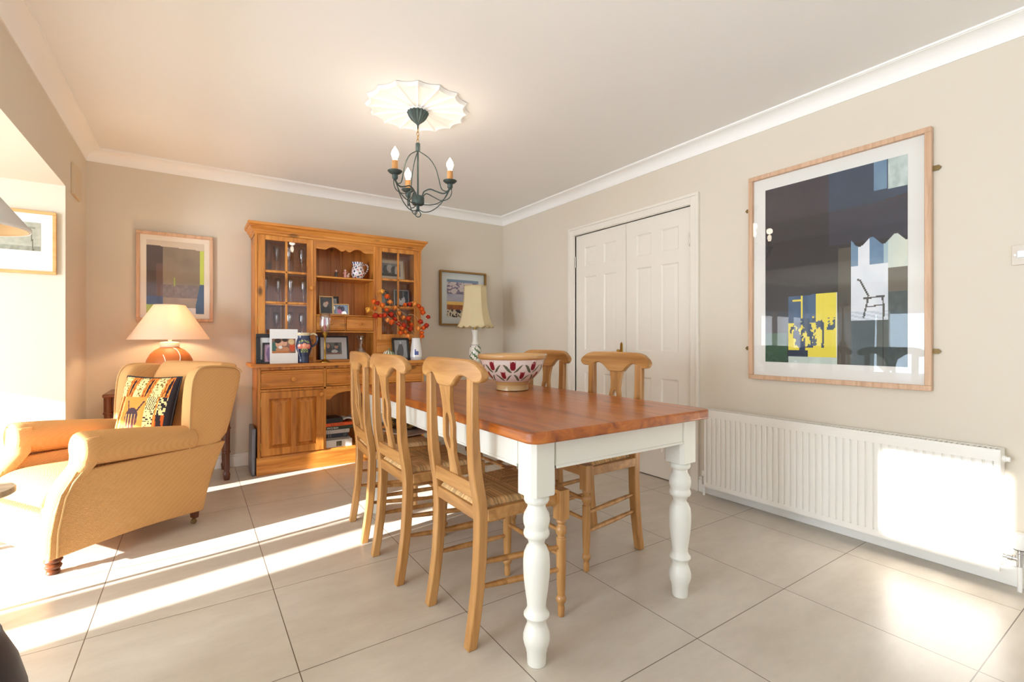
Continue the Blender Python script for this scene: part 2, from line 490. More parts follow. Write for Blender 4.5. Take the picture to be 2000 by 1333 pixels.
# cornice
def cove_profile():
    pts = [(0, 0), (0, -.085), (.006, -.085)]
    for i in range(9):
        t = i / 8 * PI / 2
        pts.append((.006 + .072*(1-math.cos(t)), -.079 + .066*math.sin(t)))
    pts += [(.078, -.010), (.086, -.010), (.086, 0)]
    return pts
def cornice(name, p0, p1, nrm):
    b = B(); pr = cove_profile(); rings = []
    p0 = Vector(p0); p1 = Vector(p1); d = (p1 - p0).normalized(); n = Vector(nrm)
    for P, s in ((p0, 1), (p1, -1)):
        rings.append([tuple(P + n*q[0] + d*q[0]*s + Vector((0, 0, q[1]))) for q in pr])
    b.loft(rings)
    struct(name, b, M_cove)
cornice('trim_1', (XL, YB, ZC), (XR, YB, ZC), (0, -1, 0))
cornice('trim_2', (XR, YB, ZC), (XR, YR, ZC), (-1, 0, 0))
cornice('trim_3', (XL, 1.2, ZC), (XL, YB, ZC), (1, 0, 0))

def skirt(name, segs):
    b = B()
    for x0, x1, y0, y1 in segs:
        b.box(x0, x1, y0, y1, 0, .085)
        if abs(x1-x0) > abs(y1-y0): b.box(x0, x1, y0+.006, y1, .085, .105)
        else: b.box(x0+.006, x1, y0, y1, .085, .105)
    struct(name, b, M_trim, bevel=.004)
skirt('baseboard_back', [(XL, XR, YB-.018, YB)])
skirt('baseboard_right', [(XR-.018, XR, YR, DY0-.075), (XR-.018, XR, DY1+.075, YB-.018)])
b = B(); b.box(XL, XL+.018, YN, YB-.018, 0, .1); struct('baseboard_left', b, M_trim, bevel=.004)
b = B(); b.box(XE, XL-.3, YN-.018, YN, 0, .1); struct('baseboard_alcove', b, M_trim, bevel=.004)

# architrave and the double doors
b = B()
for y0, y1, z0, z1 in ((DY0-.075, DY0-.005, 0, DZ+.075), (DY1+.005, DY1+.075, 0, DZ+.075), (DY0-.005, DY1+.005, DZ+.005, DZ+.075)):
    b.box(XR-.014, XR, y0, y1, z0, z1)
b.box(XR-.024, XR-.010, DY0-.075, DY0-.055, 0, DZ+.075); b.box(XR-.024, XR-.010, DY1+.055, DY1+.075, 0, DZ+.075); b.box(XR-.024, XR-.010, DY0-.055, DY1+.055, DZ+.055, DZ+.075)
b.box(XR-.004, XR+.12, DY0-.005, DY0, 0, DZ); b.box(XR-.004, XR+.12, DY1, DY1+.005, 0, DZ); b.box(XR-.004, XR+.12, DY0, DY1, DZ, DZ+.005)
struct('trim_4', b, M_door, bevel=.003)

def panel_slab(b, a0, a1, z0, z1, panels, th, mp, rec=.009, sl=.010, fi=.026, fh=.007):
    """slab with fielded panels. mp(a, depth_outwards, z) -> xyz"""
    As = sorted({a0, a1} | {p[0] for p in panels} | {p[1] for p in panels})
    Zs = sorted({z0, z1} | {p[2] for p in panels} | {p[3] for p in panels})
    def hexa(q):
        b.add([mp(*p) for p in q], [(0,3,2,1),(4,5,6,7),(0,1,5,4),(1,2,6,5),(2,3,7,6),(3,0,4,7)])
    # columns between panels keep whole cells
    for i in range(len(As)-1):
        for j in range(len(Zs)-1):
            ca, cz = (As[i]+As[i+1])/2, (Zs[j]+Zs[j+1])/2
            if any(p[0] < ca < p[1] and p[2] < cz < p[3] for p in panels): continue
            A0, A1, Z0, Z1 = As[i], As[i+1], Zs[j], Zs[j+1]
            hexa([(A0,0,Z0),(A1,0,Z0),(A1,th,Z0),(A0,th,Z0),(A0,0,Z1),(A1,0,Z1),(A1,th,Z1),(A0,th,Z1)])
    for p0, p1, q0, q1 in panels:
        def rect(i, d): return [(p0+i, d, q0+i), (p1-i, d, q0+i), (p1-i, d, q1-i), (p0+i, d, q1-i)]
        rings = [rect(0, th), rect(sl, th-rec), rect(sl+.006, th-rec), rect(sl+fi, th-rec+fh), rect(sl+fi+.002, th-rec+fh)]
        b.loft([[mp(*q) for q in r] for r in rings], cap=False)
        b.add([mp(*q) for q in rings[-1]], [(0, 1, 2, 3)])
        b.add([mp(*q) for q in rect(0, 0)], [(3, 2, 1, 0)])
def leaf(n, y0, y1, cols, handle=False):
    b = B(); P = []
    for c0, c1 in cols:
        for z0, z1 in ((.20, .76), (.965, 1.625), (1.72, 1.89)):
            P.append((c0, c1, z0, z1))
    panel_slab(b, y0, y1, .008, DZ-.004, P, .035, lambda a, d, z: (XR+.045-d, a, z))
    o = struct('door_%d' % n, b, M_door, angle=20)
    return o
d1 = leaf(1, DY0+.004, 2.708, [(2.205, 2.36), (2.453, 2.602)])
d2 = leaf(2, 2.712, DY1-.004, [(2.822, 2.967), (3.057, 3.207)])
b = B(); b.prism([(2.747, .90), (2.757, .885), (2.767, .90), (2.770, .96), (2.767, 1.02), (2.757, 1.035), (2.747, 1.02), (2.744, .96)], XR+.001, XR+.009, 'x')
b.lathe([(.008, 0), (.008, -.03), (.012, -.035), (.012, -.045), (.004, -.048)], (XR+.004, 2.757, .965), 12, axis='x')
obj('handle', b, M_brass, d2, bevel=.001, label='small brass keyhole plate and knob')
for dd, yy in ((d1, DY0+.004), (d2, DY1-.004)):
    for zz in (1.77, .25):
        b = B(); b.lathe([(.006, -.05), (.006, .05)], (XR-.002, yy, zz), 10); obj('hinge', b, M_chrome, dd)

# ------------------------------------------------------------------ ceiling rose and chandelier
CX, CY = 1.10, 2.645
b = B()
n = 16 * 12
rows = [(.05, .0), (.10, .0), (.16, .0), (.22, .0), (.26, .0), (.275, .0), (.288, .006), (.294, .003), (.303, .001)]
rings = []
for k, (r, h) in enumerate(rows):
    ring = []
    for j in range(n):
        t = 2*PI*j/n
        cusp = 1 - abs(math.sin(8*t))
        rr = r * (.925 + .075*cusp**1.3)
        base = .012 if k < 5 else (.014 if k == 5 else (.020 if k == 6 else (.016 if k == 7 else .002)))
        z = -base - (.009 * cusp**6 if k < 6 else .003*cusp**3)
        ring.append((CX + rr*math.cos(t), CY + rr*math.sin(t), ZC + z))
    rings.append(ring)
rings.insert(0, [(CX + .05*math.cos(2*PI*j/n), CY + .05*math.sin(2*PI*j/n), ZC-.03) for j in range(n)])
b.loft(rings[::-1])
tag(obj('ceiling_rose', b, M_cove, angle=25), 'white scalloped plaster ceiling rose with radiating ribs above the chandelier', 'ceiling rose')

ch = thing('chandelier', 'verdigris metal three-arm chandelier with lit candle bulbs over the dining table', 'chandelier', (CX, CY, ZC-.03))
zb = ZC - .03
def Z(y): return 2.676 - .000705*y - zb
def Rr(x): return (x-588) * .000705
b = B(); n = 96; rings = []
for r, z in ((.060, -.002), (.058, -.012), (.050, -.028), (.038, -.045), (.022, -.060), (.010, -.070), (.006, -.078)):
    rings.append([(r*(1+.07*math.cos(16*2*PI*j/n))*math.cos(2*PI*j/n), r*(1+.07*math.cos(16*2*PI*j/n))*math.sin(2*PI*j/n), z) for j in range(n)])
b.loft(rings); obj('canopy', b, M_verd, ch)
b = B(); b.lathe([(.0045, -.076), (.0045, Z(525))], n=8); obj('rod', b, M_verd, ch)
b = B()
zz = Z(520)
for k in range(4):
    rot = k % 2
    pts = []
    for j in range(12):
        t = 2*PI*j/12
        a, c_ = .007*math.cos(t), .014*math.sin(t)
        pts.append((a, 0, zz - .013 + c_) if rot else (0, a, zz - .013 + c_))
    b.tube(pts, .0018, 6, closed=True); zz -= .0215
obj('chain', b, M_brass, ch)
b = B(); b.lathe([(.010, Z(645)), (.0135, Z(650)), (.0135, Z(705)), (.010, Z(715))], n=12)
b.lathe([(.0055, Z(712)), (.0055, Z(1095))], n=8)
b.lathe([(.006, Z(1085)), (.034, Z(1092)), (.037, Z(1100)), (.037, Z(1150)), (.030, Z(1164)), (.009, Z(1168)), (.009, Z(1215)), (.004, Z(1218))], n=20)
obj('column', b, M_verd, ch)
b = B(); b.tube([(.018*math.cos(2*PI*j/20), 0, Z(1240)+.018*math.sin(2*PI*j/20)) for j in range(20)], .003, 6, closed=True)
obj('ring', b, M_verd, ch)
camr, camf = Vector((.831, -.5563)), Vector((.5563, .831))
paths = [([(625,1100),(640,1052),(690,1032),(745,1052),(800,1068),(845,1048),(860,1015)], .005),
         ([(625,1160),(700,1162),(760,1145),(815,1105),(855,1035)], .0035),
         ([(592,1200),(640,1226),(710,1212),(785,1150),(850,1040)], .0035),
         ([(625,1100),(655,1064),(715,1090),(780,1122),(840,1112),(868,1075),(870,1030)], .0035),
         ([(600,715),(680,770),(735,850),(762,940),(785,1025),(825,1050),(852,1030)], .0038)]
for k in range(3):
    ang = [0, 120, 240][k]
    dv = camr*math.cos(R(ang)) + camf*math.sin(R(ang))
    sd_ = Vector((-dv.y, dv.x))
    b = B()
    for i, (p, r) in enumerate(paths):
        off = [0, .004, -.004, .018, 0][i]
        pts = [(dv.x*Rr(x) + sd_.x*off*math.sin(PI*min(1, Rr(x)/.19)), dv.y*Rr(x) + sd_.y*off*math.sin(PI*min(1, Rr(x)/.19)), Z(y)) for x, y in p]
        b.tube(smooth_path(pts, 7), r*.85, 7)
    if True:
        b.lathe([(.006, Z(1035)), (.014, Z(1022)), (.016, Z(1018)), (.016, Z(992)), (.006, Z(985))], (dv.x*.19, dv.y*.19, 0), 16)
    arm = obj('arm', b, M_verd, ch)
    cpos = (dv.x*.19, dv.y*.19, 0)
    b = B(); b.lathe([(.012, Z(990)), (.030, Z(978)), (.040, Z(965)), (.041, Z(962)), (.030, Z(970)), (.012, Z(975))], cpos, 24); obj('drip_pan', b, M_verd, arm)
    b = B(); b.lathe([(.0165, Z(975)), (.0165, Z(880)), (.012, Z(878))], cpos, 16); obj('candle_sleeve', b, M_candle, arm)
    b = B(); b.lathe([(.011, Z(878)), (.013, Z(862)), (.0195, Z(840)), (.021, Z(825)), (.017, Z(805)), (.009, Z(785)), (.002, Z(768))], cpos, 16); obj('bulb', b, M_bulb, arm)
    pt = bpy.data.lights.new('candle_light', 'POINT'); pt.energy = .42; pt.color = (1, .86, .70); pt.shadow_soft_size = .03
    po = bpy.data.objects.new('candle_light', pt); col.objects.link(po); po.location = (CX+cpos[0], CY+cpos[1], zb+Z(730))

# ------------------------------------------------------------------ dining table
tb = thing('dining_table', 'farmhouse dining table with varnished pine top and cream turned legs', 'table', (1.30, 2.06, 0))
TX, TY = 1.30, 2.06
def rrect(x0, x1, y0, y1, r, n=6):
    pts = []
    for cx_, cy_, a0 in ((x1-r, y1-r, 0), (x0+r, y1-r, 90), (x0+r, y0+r, 180), (x1-r, y0+r, 270)):
        for i in range(n+1):
            a = R(a0 + 90*i/n); pts.append((cx_ + r*math.cos(a), cy_ + r*math.sin(a)))
    return pts
b = B(); b.prism(rrect(-.455, .455, -.91, .91, .045), .737, .775)
obj('tabletop', b, M_top, tb, bevel=.007, seg=3)
prof_px = [(617,38),(620,46),(628,50),(640,50),(650,45),(655,36),(668,36),(680,42),(695,50),(715,53),(735,51),(750,46),(756,47),(765,51),(775,52),(785,48),(790,40),(800,34),(812,31),(822,36),(826,40),(832,42),(850,50),(880,53),(910,53),(950,51),(1000,45),(1040,39),(1065,37),(1080,42),(1092,51),(1098,51),(1105,45),(1118,38),(1130,37),(1137,40),(1142,42),(1155,47),(1175,53),(1195,53),(1215,48),(1232,41),(1240,41),(1245,39),(1290,37),(1296,35)]
leg_prof = [(hw*.000829, max(0.0, 1.057-(y/2.02-2.8)*.001660)) for y, hw in prof_px]
leg_prof[-1] = (leg_prof[-1][0], 0.0)
for sx in (-1, 1):
    for sy in (-1, 1):
        lx, ly = sx*.37, sy*.815
        b = B(); h = .049; cf = .014
        b.prism([(lx-h+cf, ly-h), (lx+h-cf, ly-h), (lx+h, ly-h+cf), (lx+h, ly+h-cf), (lx+h-cf, ly+h), (lx-h+cf, ly+h), (lx-h, ly+h-cf), (lx-h, ly-h+cf)], .556, .737)
        b.lathe(leg_prof, (lx, ly, 0), 36)
        obj('leg', b, M_white, tb, bevel=.002)
for sx in (-1, 1):
    b = B(); x = sx*(.37+.036); b.box(x-.010, x+.010, -.77, .77, .640, .737); b.box(x-.013, x+.013, -.77, .77, .640, .650); obj('apron', b, M_white, tb, bevel=.0015)
for sy in (-1, 1):
    b = B(); y = sy*(.815+.036); b.box(-.325, .325, y-.010, y+.010, .640, .737); b.box(-.325, .325, y-.013, y+.013, .640, .650); obj('apron', b, M_white, tb, bevel=.0015)

# bowl
def bowl_col(t, z, r, zz=None):
    if z > .172: return C(205, 160, 105)
    if z < .052: return C(196, 165, 115) if z < .03 else C(186, 145, 92)
    base = C(228, 214, 206)
    best = base
    for row, (zc, n_, off, sc) in enumerate(((.137, 9, 0, 1.35), (.085, 9, .5, 1.1))):
        rr = .175 if row == 0 else .145
        u = ((t/(2*PI)*n_ + off) % 1) - .5
        x = u * 2*PI*rr/n_ ; y = z - zc
        x /= sc; y /= sc
        # tulip head
        w = .011 * (1 - max(0, (y-.004)/.03)**1.0) if y > -.012 else 0
        if -.014 < y < .020 and abs(x) < .012*math.sqrt(max(0, 1-((y-.002)/.019)**2)): best = C(128, 26, 42)
        if .006 < y < .022 and abs(abs(x)-.010) < .002: best = C(150, 60, 60)
        # leaves
        for s in (-1, 1):
            lx = x*s
            cy = -.022 + (lx-.004)*.75
            if .003 < lx < .042:
                th = .0085*math.sin(PI*(lx-.003)/.039)
                if abs(y-cy+.002*math.sin(lx*120)) < th*(1.0 if s < 0 else .7): best = C(92, 98, 76)
    return best
b = B()
def dens(prof, k):
    out = []
    for i in range(len(prof)-1):
        for j in range(k):
            t = j/k; out.append((prof[i][0]*(1-t)+prof[i+1][0]*t, prof[i][1]*(1-t)+prof[i+1][1]*t))
    out.append(prof[-1]); return out
bp_ = [(.085, 0), (.091, .004), (.089, .030), (.097, .050)]
bp2 = dens([(.097, .050), (.122, .068), (.146, .092), (.164, .120), (.176, .150), (.181, .172)], 11)
bp3 = [(.190, .176), (.195, .184), (.195, .196), (.190, .202), (.182, .201), (.176, .188), (.160, .130), (.125, .080), (.07, .055), (.01, .05)]
b.lathe(bp_ + bp2 + bp3, (0, 0, 0), 360, colf=lambda t, z, r: bowl_col(t, z, r))
o = obj('bowl', b, M_glaze); o.location = (1.485, 2.215, .7755); o.rotation_euler[2] = .30
tag(o, 'large stoneware bowl painted with red tulips on the dining table', 'bowl')

# ------------------------------------------------------------------ dining chairs
def make_chair(label, loc, rz):
    t = thing('dining_chair', label, 'chair', loc, rz, 'rush-seat dining chairs around the table')
    rear = [(-.213,0),(-.197,.10),(-.184,.2),(-.177,.3),(-.174,.38),(-.174,.44),(-.179,.50),(-.190,.56),(-.198,.62),(-.202,.70),(-.203,.80),(-.203,.93)]
    front = [(-.178,0),(-.162,.10),(-.149,.2),(-.141,.3),(-.137,.38),(-.136,.44),(-.141,.50),(-.153,.56),(-.163,.62),(-.170,.70),(-.175,.80),(-.177,.93)]
    for s in (-1, 1):
        b = B(); rings = []
        for (xa, z), (xb, _) in zip(rear, front):
            yo = s*(.183 + .010*z); yi = yo - s*(.038 + .006*(1 if z > .3 else z/.3))
            rings.append([(xa, yo, z), (xb, yo, z), (xb, yi, z), (xa, yi, z)])
        b.loft(rings); obj('rear_leg', b, M_chair, t, bevel=.004)
        b = B(); x, y = .187, s*.188; h = .0225
        b.box(x-h, x+h, y-h, y+h, .372, .487)
        b.lathe([(.016, .374), (.019, .366), (.019, .360), (.013, .354), (.013, .350), (.019, .343), (.0215, .332), (.020, .318), (.014, .308), (.014, .304), (.019, .300), (.019, .293), (.0185, .285), (.019, .20), (.017, .12), (.0145, .085), (.014, .080), (.018, .074), (.0205, .066), (.018, .056), (.013, .050), (.012, .040), (.014, .034), (.0125, .0)], (x, y, 0), 20)
        obj('front_leg', b, M_chair, t, bevel=.003)
    # crest rail
    b = B(); rings = []
    N_ = 40
    for i in range(N_+1):
        tq = -1 + 2*i/N_
        y = .243*math.sin(tq*PI/2)**1 if abs(tq) < 1 else .243*tq; a = abs(y)
        top = .992 - .005*(a/.243)**2 - (0 if a < .15 else .018*min(1, (a-.15)/.075)**2)
        if a > .205: top -= .026*(1-math.sqrt(max(0, 1-((a-.205)/.0381)**2)))
        if a < .052: bot = .887
        elif a < .125: bot = .887 + .046*math.sin((a-.052)/.073*PI/2)
        elif a < .19: bot = .933 - .020*((a-.125)/.065)**1.5
        else: bot = .913 + (.020*(1-math.sqrt(max(0, 1-((a-.215)/.0281)**2))) if a > .215 else 0)
        xc = -.193 - .022*(1-(a/.243)**2) + .010
        h = .014
        tp = .005
        rings.append([(xc-h, y, bot+tp), (xc-h+tp, y, bot), (xc+h-tp, y, bot), (xc+h, y, bot+tp), (xc+h, y, top-tp), (xc+h-tp, y, top), (xc-h+tp, y, top), (xc-h, y, top-tp)])
    b.loft(rings); obj('crest_rail', b, M_chairx, t)
    # splat
    b = B()
    prof = [(.890,.046,0),(.87,.041,0),(.84,.034,0),(.80,.032,0),(.790,.033,.0),(.784,.035,.007),(.77,.038,.013),(.74,.042,.018),(.70,.042,.018),(.678,.039,.014),(.660,.034,.008),(.652,.030,.0),(.64,.027,0),(.61,.028,0),(.58,.031,0),(.548,.035,0)]
    def xs(z):  # follows the stiles
        return -.193 + (-.190 + .193) * 0 + (.030 if z < .56 else .030*max(0, (.70-z)/.14) if z < .70 else 0) * .9 - .014*max(0, (z-.75)/.14)
    for s in (-1, 1):
        rings = []
        for z, w, h in prof:
            x = xs(z)
            rings.append([(x-.008, s*w, z), (x+.008, s*w, z), (x+.008, s*h, z), (x-.008, s*h, z)])
        b.loft(rings)
    obj('splat', b, M_chair, t, bevel=.0015)
    b = B(); rings = []
    b.box(-.182, -.160, -.150, .150, .507, .560); obj('back_rail', b, M_chairx, t, bevel=.003)
    for s in (-1, 1):
        b = B(); b.box(-.14, .168, s*.190, s*.165, .430, .472); obj('side_rail', b, M_chairx, t, bevel=.003)
    b = B(); b.box(.170, .198, -.168, .168, .430, .472); obj('front_rail', b, M_chairx, t, bevel=.003)
    b = B(); b.box(-.172, -.146, -.150, .150, .430, .474); obj('rear_rail', b, M_chairx, t, bevel=.003)
    # rush seat
    b = B(); rnd = random.Random(3)
    tint = [rnd.random() for _ in range(400)]
    def prf(u, v):
        x = -.160 + .350*u
        hw = .150 + .034*u
        y = (v*2-1)*hw
        eu, ev = min(u, 1-u)*.35, min(v, 1-v)*2*hw
        e = min(eu, ev)
        z = .494 - .018*max(0, 1-e/.022)**2 - .004*math.exp(-(e/.2)**2)
        lon = eu < ev      # sector that touches the front or rear rail
        k = (y if lon else x) / .0062
        z += .0016*abs(math.sin(PI*k))
        return x, y, z, lon, int(math.floor(k)) + 90, e
    b.grid(lambda u, v: prf(u, v)[:3], 110, 110, lambda u, v: (lambda q: tuple(a*(.60+.48*tint[q[4] + (150 if q[3] else 0)])*(.96+.08*math.sin(q[5]*260+q[4]*2.1)) for a in C(228, 184, 128)))(prf(u, v)))
    # rolled edges
    for (ua, va, ub, vb) in ((0,0,1,0),(1,0,1,1),(1,1,0,1),(0,1,0,0)):
        n_ = 110
        for i in range(n_):
            t0, t1 = i/n_, (i+1)/n_
            p = prf(ua+(ub-ua)*t0, va+(vb-va)*t0); q = prf(ua+(ub-ua)*t1, va+(vb-va)*t1)
            k = (p[0] if va == vb else p[1])/.0062
            tt = tint[int(math.floor(k))+90 + (0 if va == vb else 150)]
            cc = tuple(a*(.60+.5*tt) for a in C(226, 186, 140))
            b.add([p[:3], q[:3], (q[0], q[1], .468), (p[0], p[1], .468)], [(0, 1, 2, 3)], [cc])
    obj('rush_seat', b, M_rush, t, label='woven straw-coloured rush seat', angle=80)
    for s in (-1, 1):
        for z, zf in ((.285, .265), (.200, .180)):
            b = B(); p0 = Vector((-.162, s*.164, z)); p1 = Vector((.187, s*.188, zf))
            b.tube([p0.lerp(p1, k/8) for k in range(9)], [.0075+.004*math.sin(PI*k/8) for k in range(9)], 10); obj('stretcher', b, M_chair, t)
    for z in (.325, .232):
        b = B(); b.tube([(.187, -.188+.376*k/8, z) for k in range(9)], [.0075+.003*math.sin(PI*k/8) for k in range(9)], 10); obj('stretcher', b, M_chair, t)
    return t
chair = make_chair('pale oak rush-seat chair nearest the camera, left of the table', (.98, 1.593, 0), 0)
for lab, loc, rz in (
    ('pale oak rush-seat chair in the middle of the left row of chairs', (.930, 2.140, 0), 0),
    ('pale oak rush-seat chair nearest the dresser, a magazine and pouch on its seat', (.945, 2.632, 0), R(-5)),
    ('pale oak rush-seat chair by the white doors, nearer the radiator', (1.675, 1.800, 0), R(180)),
    ('pale oak rush-seat chair by the white doors, behind the tulip bowl', (1.675, 2.400, 0), R(180))):
    c2 = copy_tree(chair); c2['label'] = lab; c2.location = loc; c2.rotation_euler[2] = rz

# things on the far left chair
b = B(); b.box(-.10, .10, -.15, .15, 0, .008); o = obj('magazine', b, plain('pale_magazine_paper', C(200, 180, 165), .6), bevel=.001)
o.location = (1.07, 2.76, .500); o.rotation_euler = (0, R(-1), R(12)); tag(o, 'pale flat magazine lying on the rush seat of the chair nearest the dresser', 'magazine')
b = B()
def cf(u, v):
    s_ = math.sin(u*37+math.sin(v*21)*3)*math.sin(v*29+2*math.sin(u*13))
    return C(150, 112, 62) if s_ > .2 else (C(92, 66, 36) if s_ > -.4 else C(60, 52, 44))
def P(u, v):
    t = u*2*PI; p = (v-.5)*PI; k = max(math.cos(p), .03)
    return (.115*k*math.cos(t)*(1+.08*math.sin(5*t)), .10*k*math.sin(t)*(1+.08*math.sin(4*t)), .045+.043*math.sin(p)*(1+.15*math.sin(3*t)))
b.grid(P, 40, 20, cf)
o = obj('patterned_pouch', b, M_cloth); o.location = (1.08, 2.78, .508)
tag(o, 'brown patterned fabric pouch on the magazine on the far left chair seat', 'pouch')

# ------------------------------------------------------------------ dresser
dr = thing('dresser', 'tall honey pine dresser with glazed cabinets against the back wall', 'dresser', (1.095, 4.35, 0))
ox, oy = 1.095, 4.35
def W(b):  # world -> dresser local
    return b.xf(lambda x, y, z: (x-ox, y-oy, z))
YF, YH, YW = 4.150, 4.240, 4.535
# base
b = B()
b.box(.405, .425, YF+.002, YW, .13, .84); b.box(1.765, 1.785, YF+.002, YW, .13, .84)
b.box(.897, .909, YF+.002, YW, .13, .66); b.box(1.281, 1.293, YF+.002, YW, .13, .66)
b.box(.405, 1.785, YF+.004, YW, .128, .142); b.box(.405, 1.785, YF+.01, YW, .648, .660)
b.box(.405, 1.785, YW-.01, YW, .13, .84)
b.box(.893, .913, YF, YF+.03, .142, .83); b.box(1.277, 1.297, YF, YF+.03, .142, .83)
b.box(.405, .428, YF, YF+.03, .13, .84); b.box(1.762, 1.785, YF, YF+.03, .13, .84)
b.box(.42, 1.77, YF, YF+.03, .815, .84); b.box(.42, 1.77, YF, YF+.03, .645, .664)
obj('base_carcass', W(b), M_pz, dr, bevel=.002)
b = B(); b.box(.398, 1.792, YF-.012, YW, 0, .120); b.prism([(YF-.012, .120), (YF-.002, .135), (YW, .135), (YW, .120)], .398, 1.792, 'x'); obj('plinth', W(b), M_px, dr, bevel=.002)
b = B(); b.prism(rrect(.358, 1.832, 4.108, 4.60, .02), .840, .866)
b.v = [(x, min(y, YW), z) for x, y, z in b.v]
obj('counter', W(b), M_px, dr, bevel=.007, seg=3)
def knob(parent, x, y, z, r=.017, mat=None):
    b = B(); b.lathe([(.008, .0), (.007, -.010), (r*.8, -.016), (r, -.024), (r*.9, -.032), (r*.45, -.036)], (x, y, z), 18, axis='y'); return obj('knob', W(b), mat or M_pz, parent)
def drawer(x0, x1, z0, z1, yf=YF, kz=None, kr=.020, rb=.014):
    b = B()
    b.box(x0, x1, yf-.004, yf+.02, z0, z1)
    # moulded reeds top and bottom
    for zc in (z0+rb*.6, z0+rb*1.8, z1-rb*.6, z1-rb*1.8):
        b.lathe([(rb*.5, 0), (rb*.5, x1-x0)], (x0, yf-.004, zc), 12, axis='x')
    o = obj('drawer', W(b), M_px, dr, bevel=.001)
    if kr: knob(o, (x0+x1)/2, yf-.006, (z0+z1)/2, kr)
    return o
drawer(.430, .891, .668, .812); drawer(.915, 1.275, .668, .812); drawer(1.299, 1.760, .668, .812)
def pdoor(x0, x1, kx):
    b = B(); xm = (x0+x1)/2
    panel_slab(b, x0, x1, .146, .643, [(x0+.055, xm-.018, .200, .590), (xm+.018, x1-.055, .200, .590)], .022, lambda a, d, z: (a, YF+.016-d, z), rec=.020, sl=.005, fi=.034, fh=.017)
    o = obj('door', W(b), M_pz, dr, angle=20)
    knob(o, kx, YF-.005, .605, .019)
pdoor(.430, .891, .872); pdoor(1.299, 1.760, 1.318)
b = B(); pts = [(.909, .645), (.909, .560)]
for i in range(33):
    x = .909+.372*i/32; u = abs(i/16-1)
    z = .560 + (.060*math.cos(u*PI*.62) if u < .8 else .060*math.cos(.8*PI*.62) ) 
    z = .565 + .05*max(0, math.cos(min(u/.75, 1)*PI/2))**.6 - (.012*math.sin(max(0, (u-.75)/.25)*PI))
    pts.append((x, z))
pts += [(1.281, .645)]
b.prism(pts, YF+.004, YF+.020, 'y'); obj('lower_valance', W(b), M_px, dr)
# hutch
HX0, HX1 = .395, 1.795
b = B()
b.box(HX0, HX0+.018, YH, YW, .866, 1.90); b.box(HX1-.018, HX1, YH, YW, .866, 1.90)
b.box(.832, .850, YH+.002, YW, .866, 1.90); b.box(1.340, 1.358, YH+.002, YW, .866, 1.90)
b.box(HX0, HX1, YH, YW, 1.885, 1.905)
b.box(.828, .852, YH-.004, YH+.02, .866, 1.90); b.box(1.338, 1.362, YH-.004, YH+.02, .866, 1.90)
b.box(HX0, .416, YH-.004, YH+.02, .866, 1.90); b.box(1.774, HX1, YH-.004, YH+.02, .866, 1.90)
obj('hutch_carcass', W(b), M_pz, dr, bevel=.0015)
b = B(); x = HX0+.01
rnd = random.Random(1)
while x < HX1-.012:
    w = .105; b.box(x, min(x+w-.003, HX1-.01), YW-.010, YW, .866, 1.895); x += w
b.box(HX0+.01, HX1-.01, YW-.004, YW, .866, 1.895)
obj('back_boards', W(b), M_pback, dr, bevel=.0015)
# cornice of the dresser
b = B()
prof = [(0, 1.895), (.004, 1.900), (.006, 1.912), (.014, 1.918), (.016, 1.930), (.030, 1.945), (.034, 1.958), (.046, 1.966), (.050, 1.985), (.0, 1.985)]
rings = []
for (px_, py_, sx, sy) in ((HX0, YW, -1, 0), (HX0, YH-.004, -1, -1), (HX1, YH-.004, 1, -1), (HX1, YW, 1, 0)):
    rings.append([(px_+sx*q[0], py_+sy*q[0], q[1]) for q in prof])
b.loft(rings); obj('cornice', W(b), M_px, dr, angle=20)
# glazed doors
def gdoor(x0, x1, z0, z1, kx, rows=3):
    b = B(); s = .050; y0, y1 = YH-.012, YH+.006
    b.box(x0, x0+s, y0, y1, z0, z1); b.box(x1-s, x1, y0, y1, z0, z1); b.box(x0+s, x1-s, y0, y1, z0, z0+s); b.box(x0+s, x1-s, y0, y1, z1-.038, z1)
    xm = (x0+x1)/2
    gz0, gz1 = z0+s, z1-.038
    b.box(xm-.009, xm+.009, y0+.003, y1, gz0, gz1)
    for k in range(1, rows):
        zc = gz0 + (gz1-gz0)*k/rows; b.box(x0+s, x1-s, y0+.003, y1, zc-.009, zc+.009)
    o = obj('glazed_door', W(b), M_pz, dr, bevel=.003)
    g = B(); g.box(x0+s-.004, x1-s+.004, YH-.002, YH, gz0-.004, gz1+.004); obj('pane', W(g), M_gglass, o, smooth=False)
    knob(o, kx, y0-.002, 1.485, .019)
gdoor(.418, .828, 1.055, 1.892, .812); gdoor(1.362, 1.772, 1.055, 1.892, 1.378)
b = B()
pts = [(.852, 1.892), (.852, 1.825)]
for i in range(49):
    u = i/48; x = .852 + .486*u
    z = 1.828
    if .16 < u < .5: z = 1.828 + .026*math.sin((u-.16)/.34*PI*1.0)**.8 * (1 if u < .40 else (.5-u)/.10)
    z = 1.826 + .028*max(0, math.cos((u-.29)/.13*PI/2) if abs(u-.29) < .13 else 0) + .028*max(0, math.cos((u-.71)/.13*PI/2) if abs(u-.71) < .13 else 0) + (.016*(1-abs(u-.5)/.05) if abs(u-.5) < .05 else 0) - .006*math.sin(PI*u)
    pts.append((x, z))
pts += [(1.338, 1.892)]
b.prism(pts, YH-.002, YH+.014, 'y'); obj('upper_valance', W(b), M_px, dr)
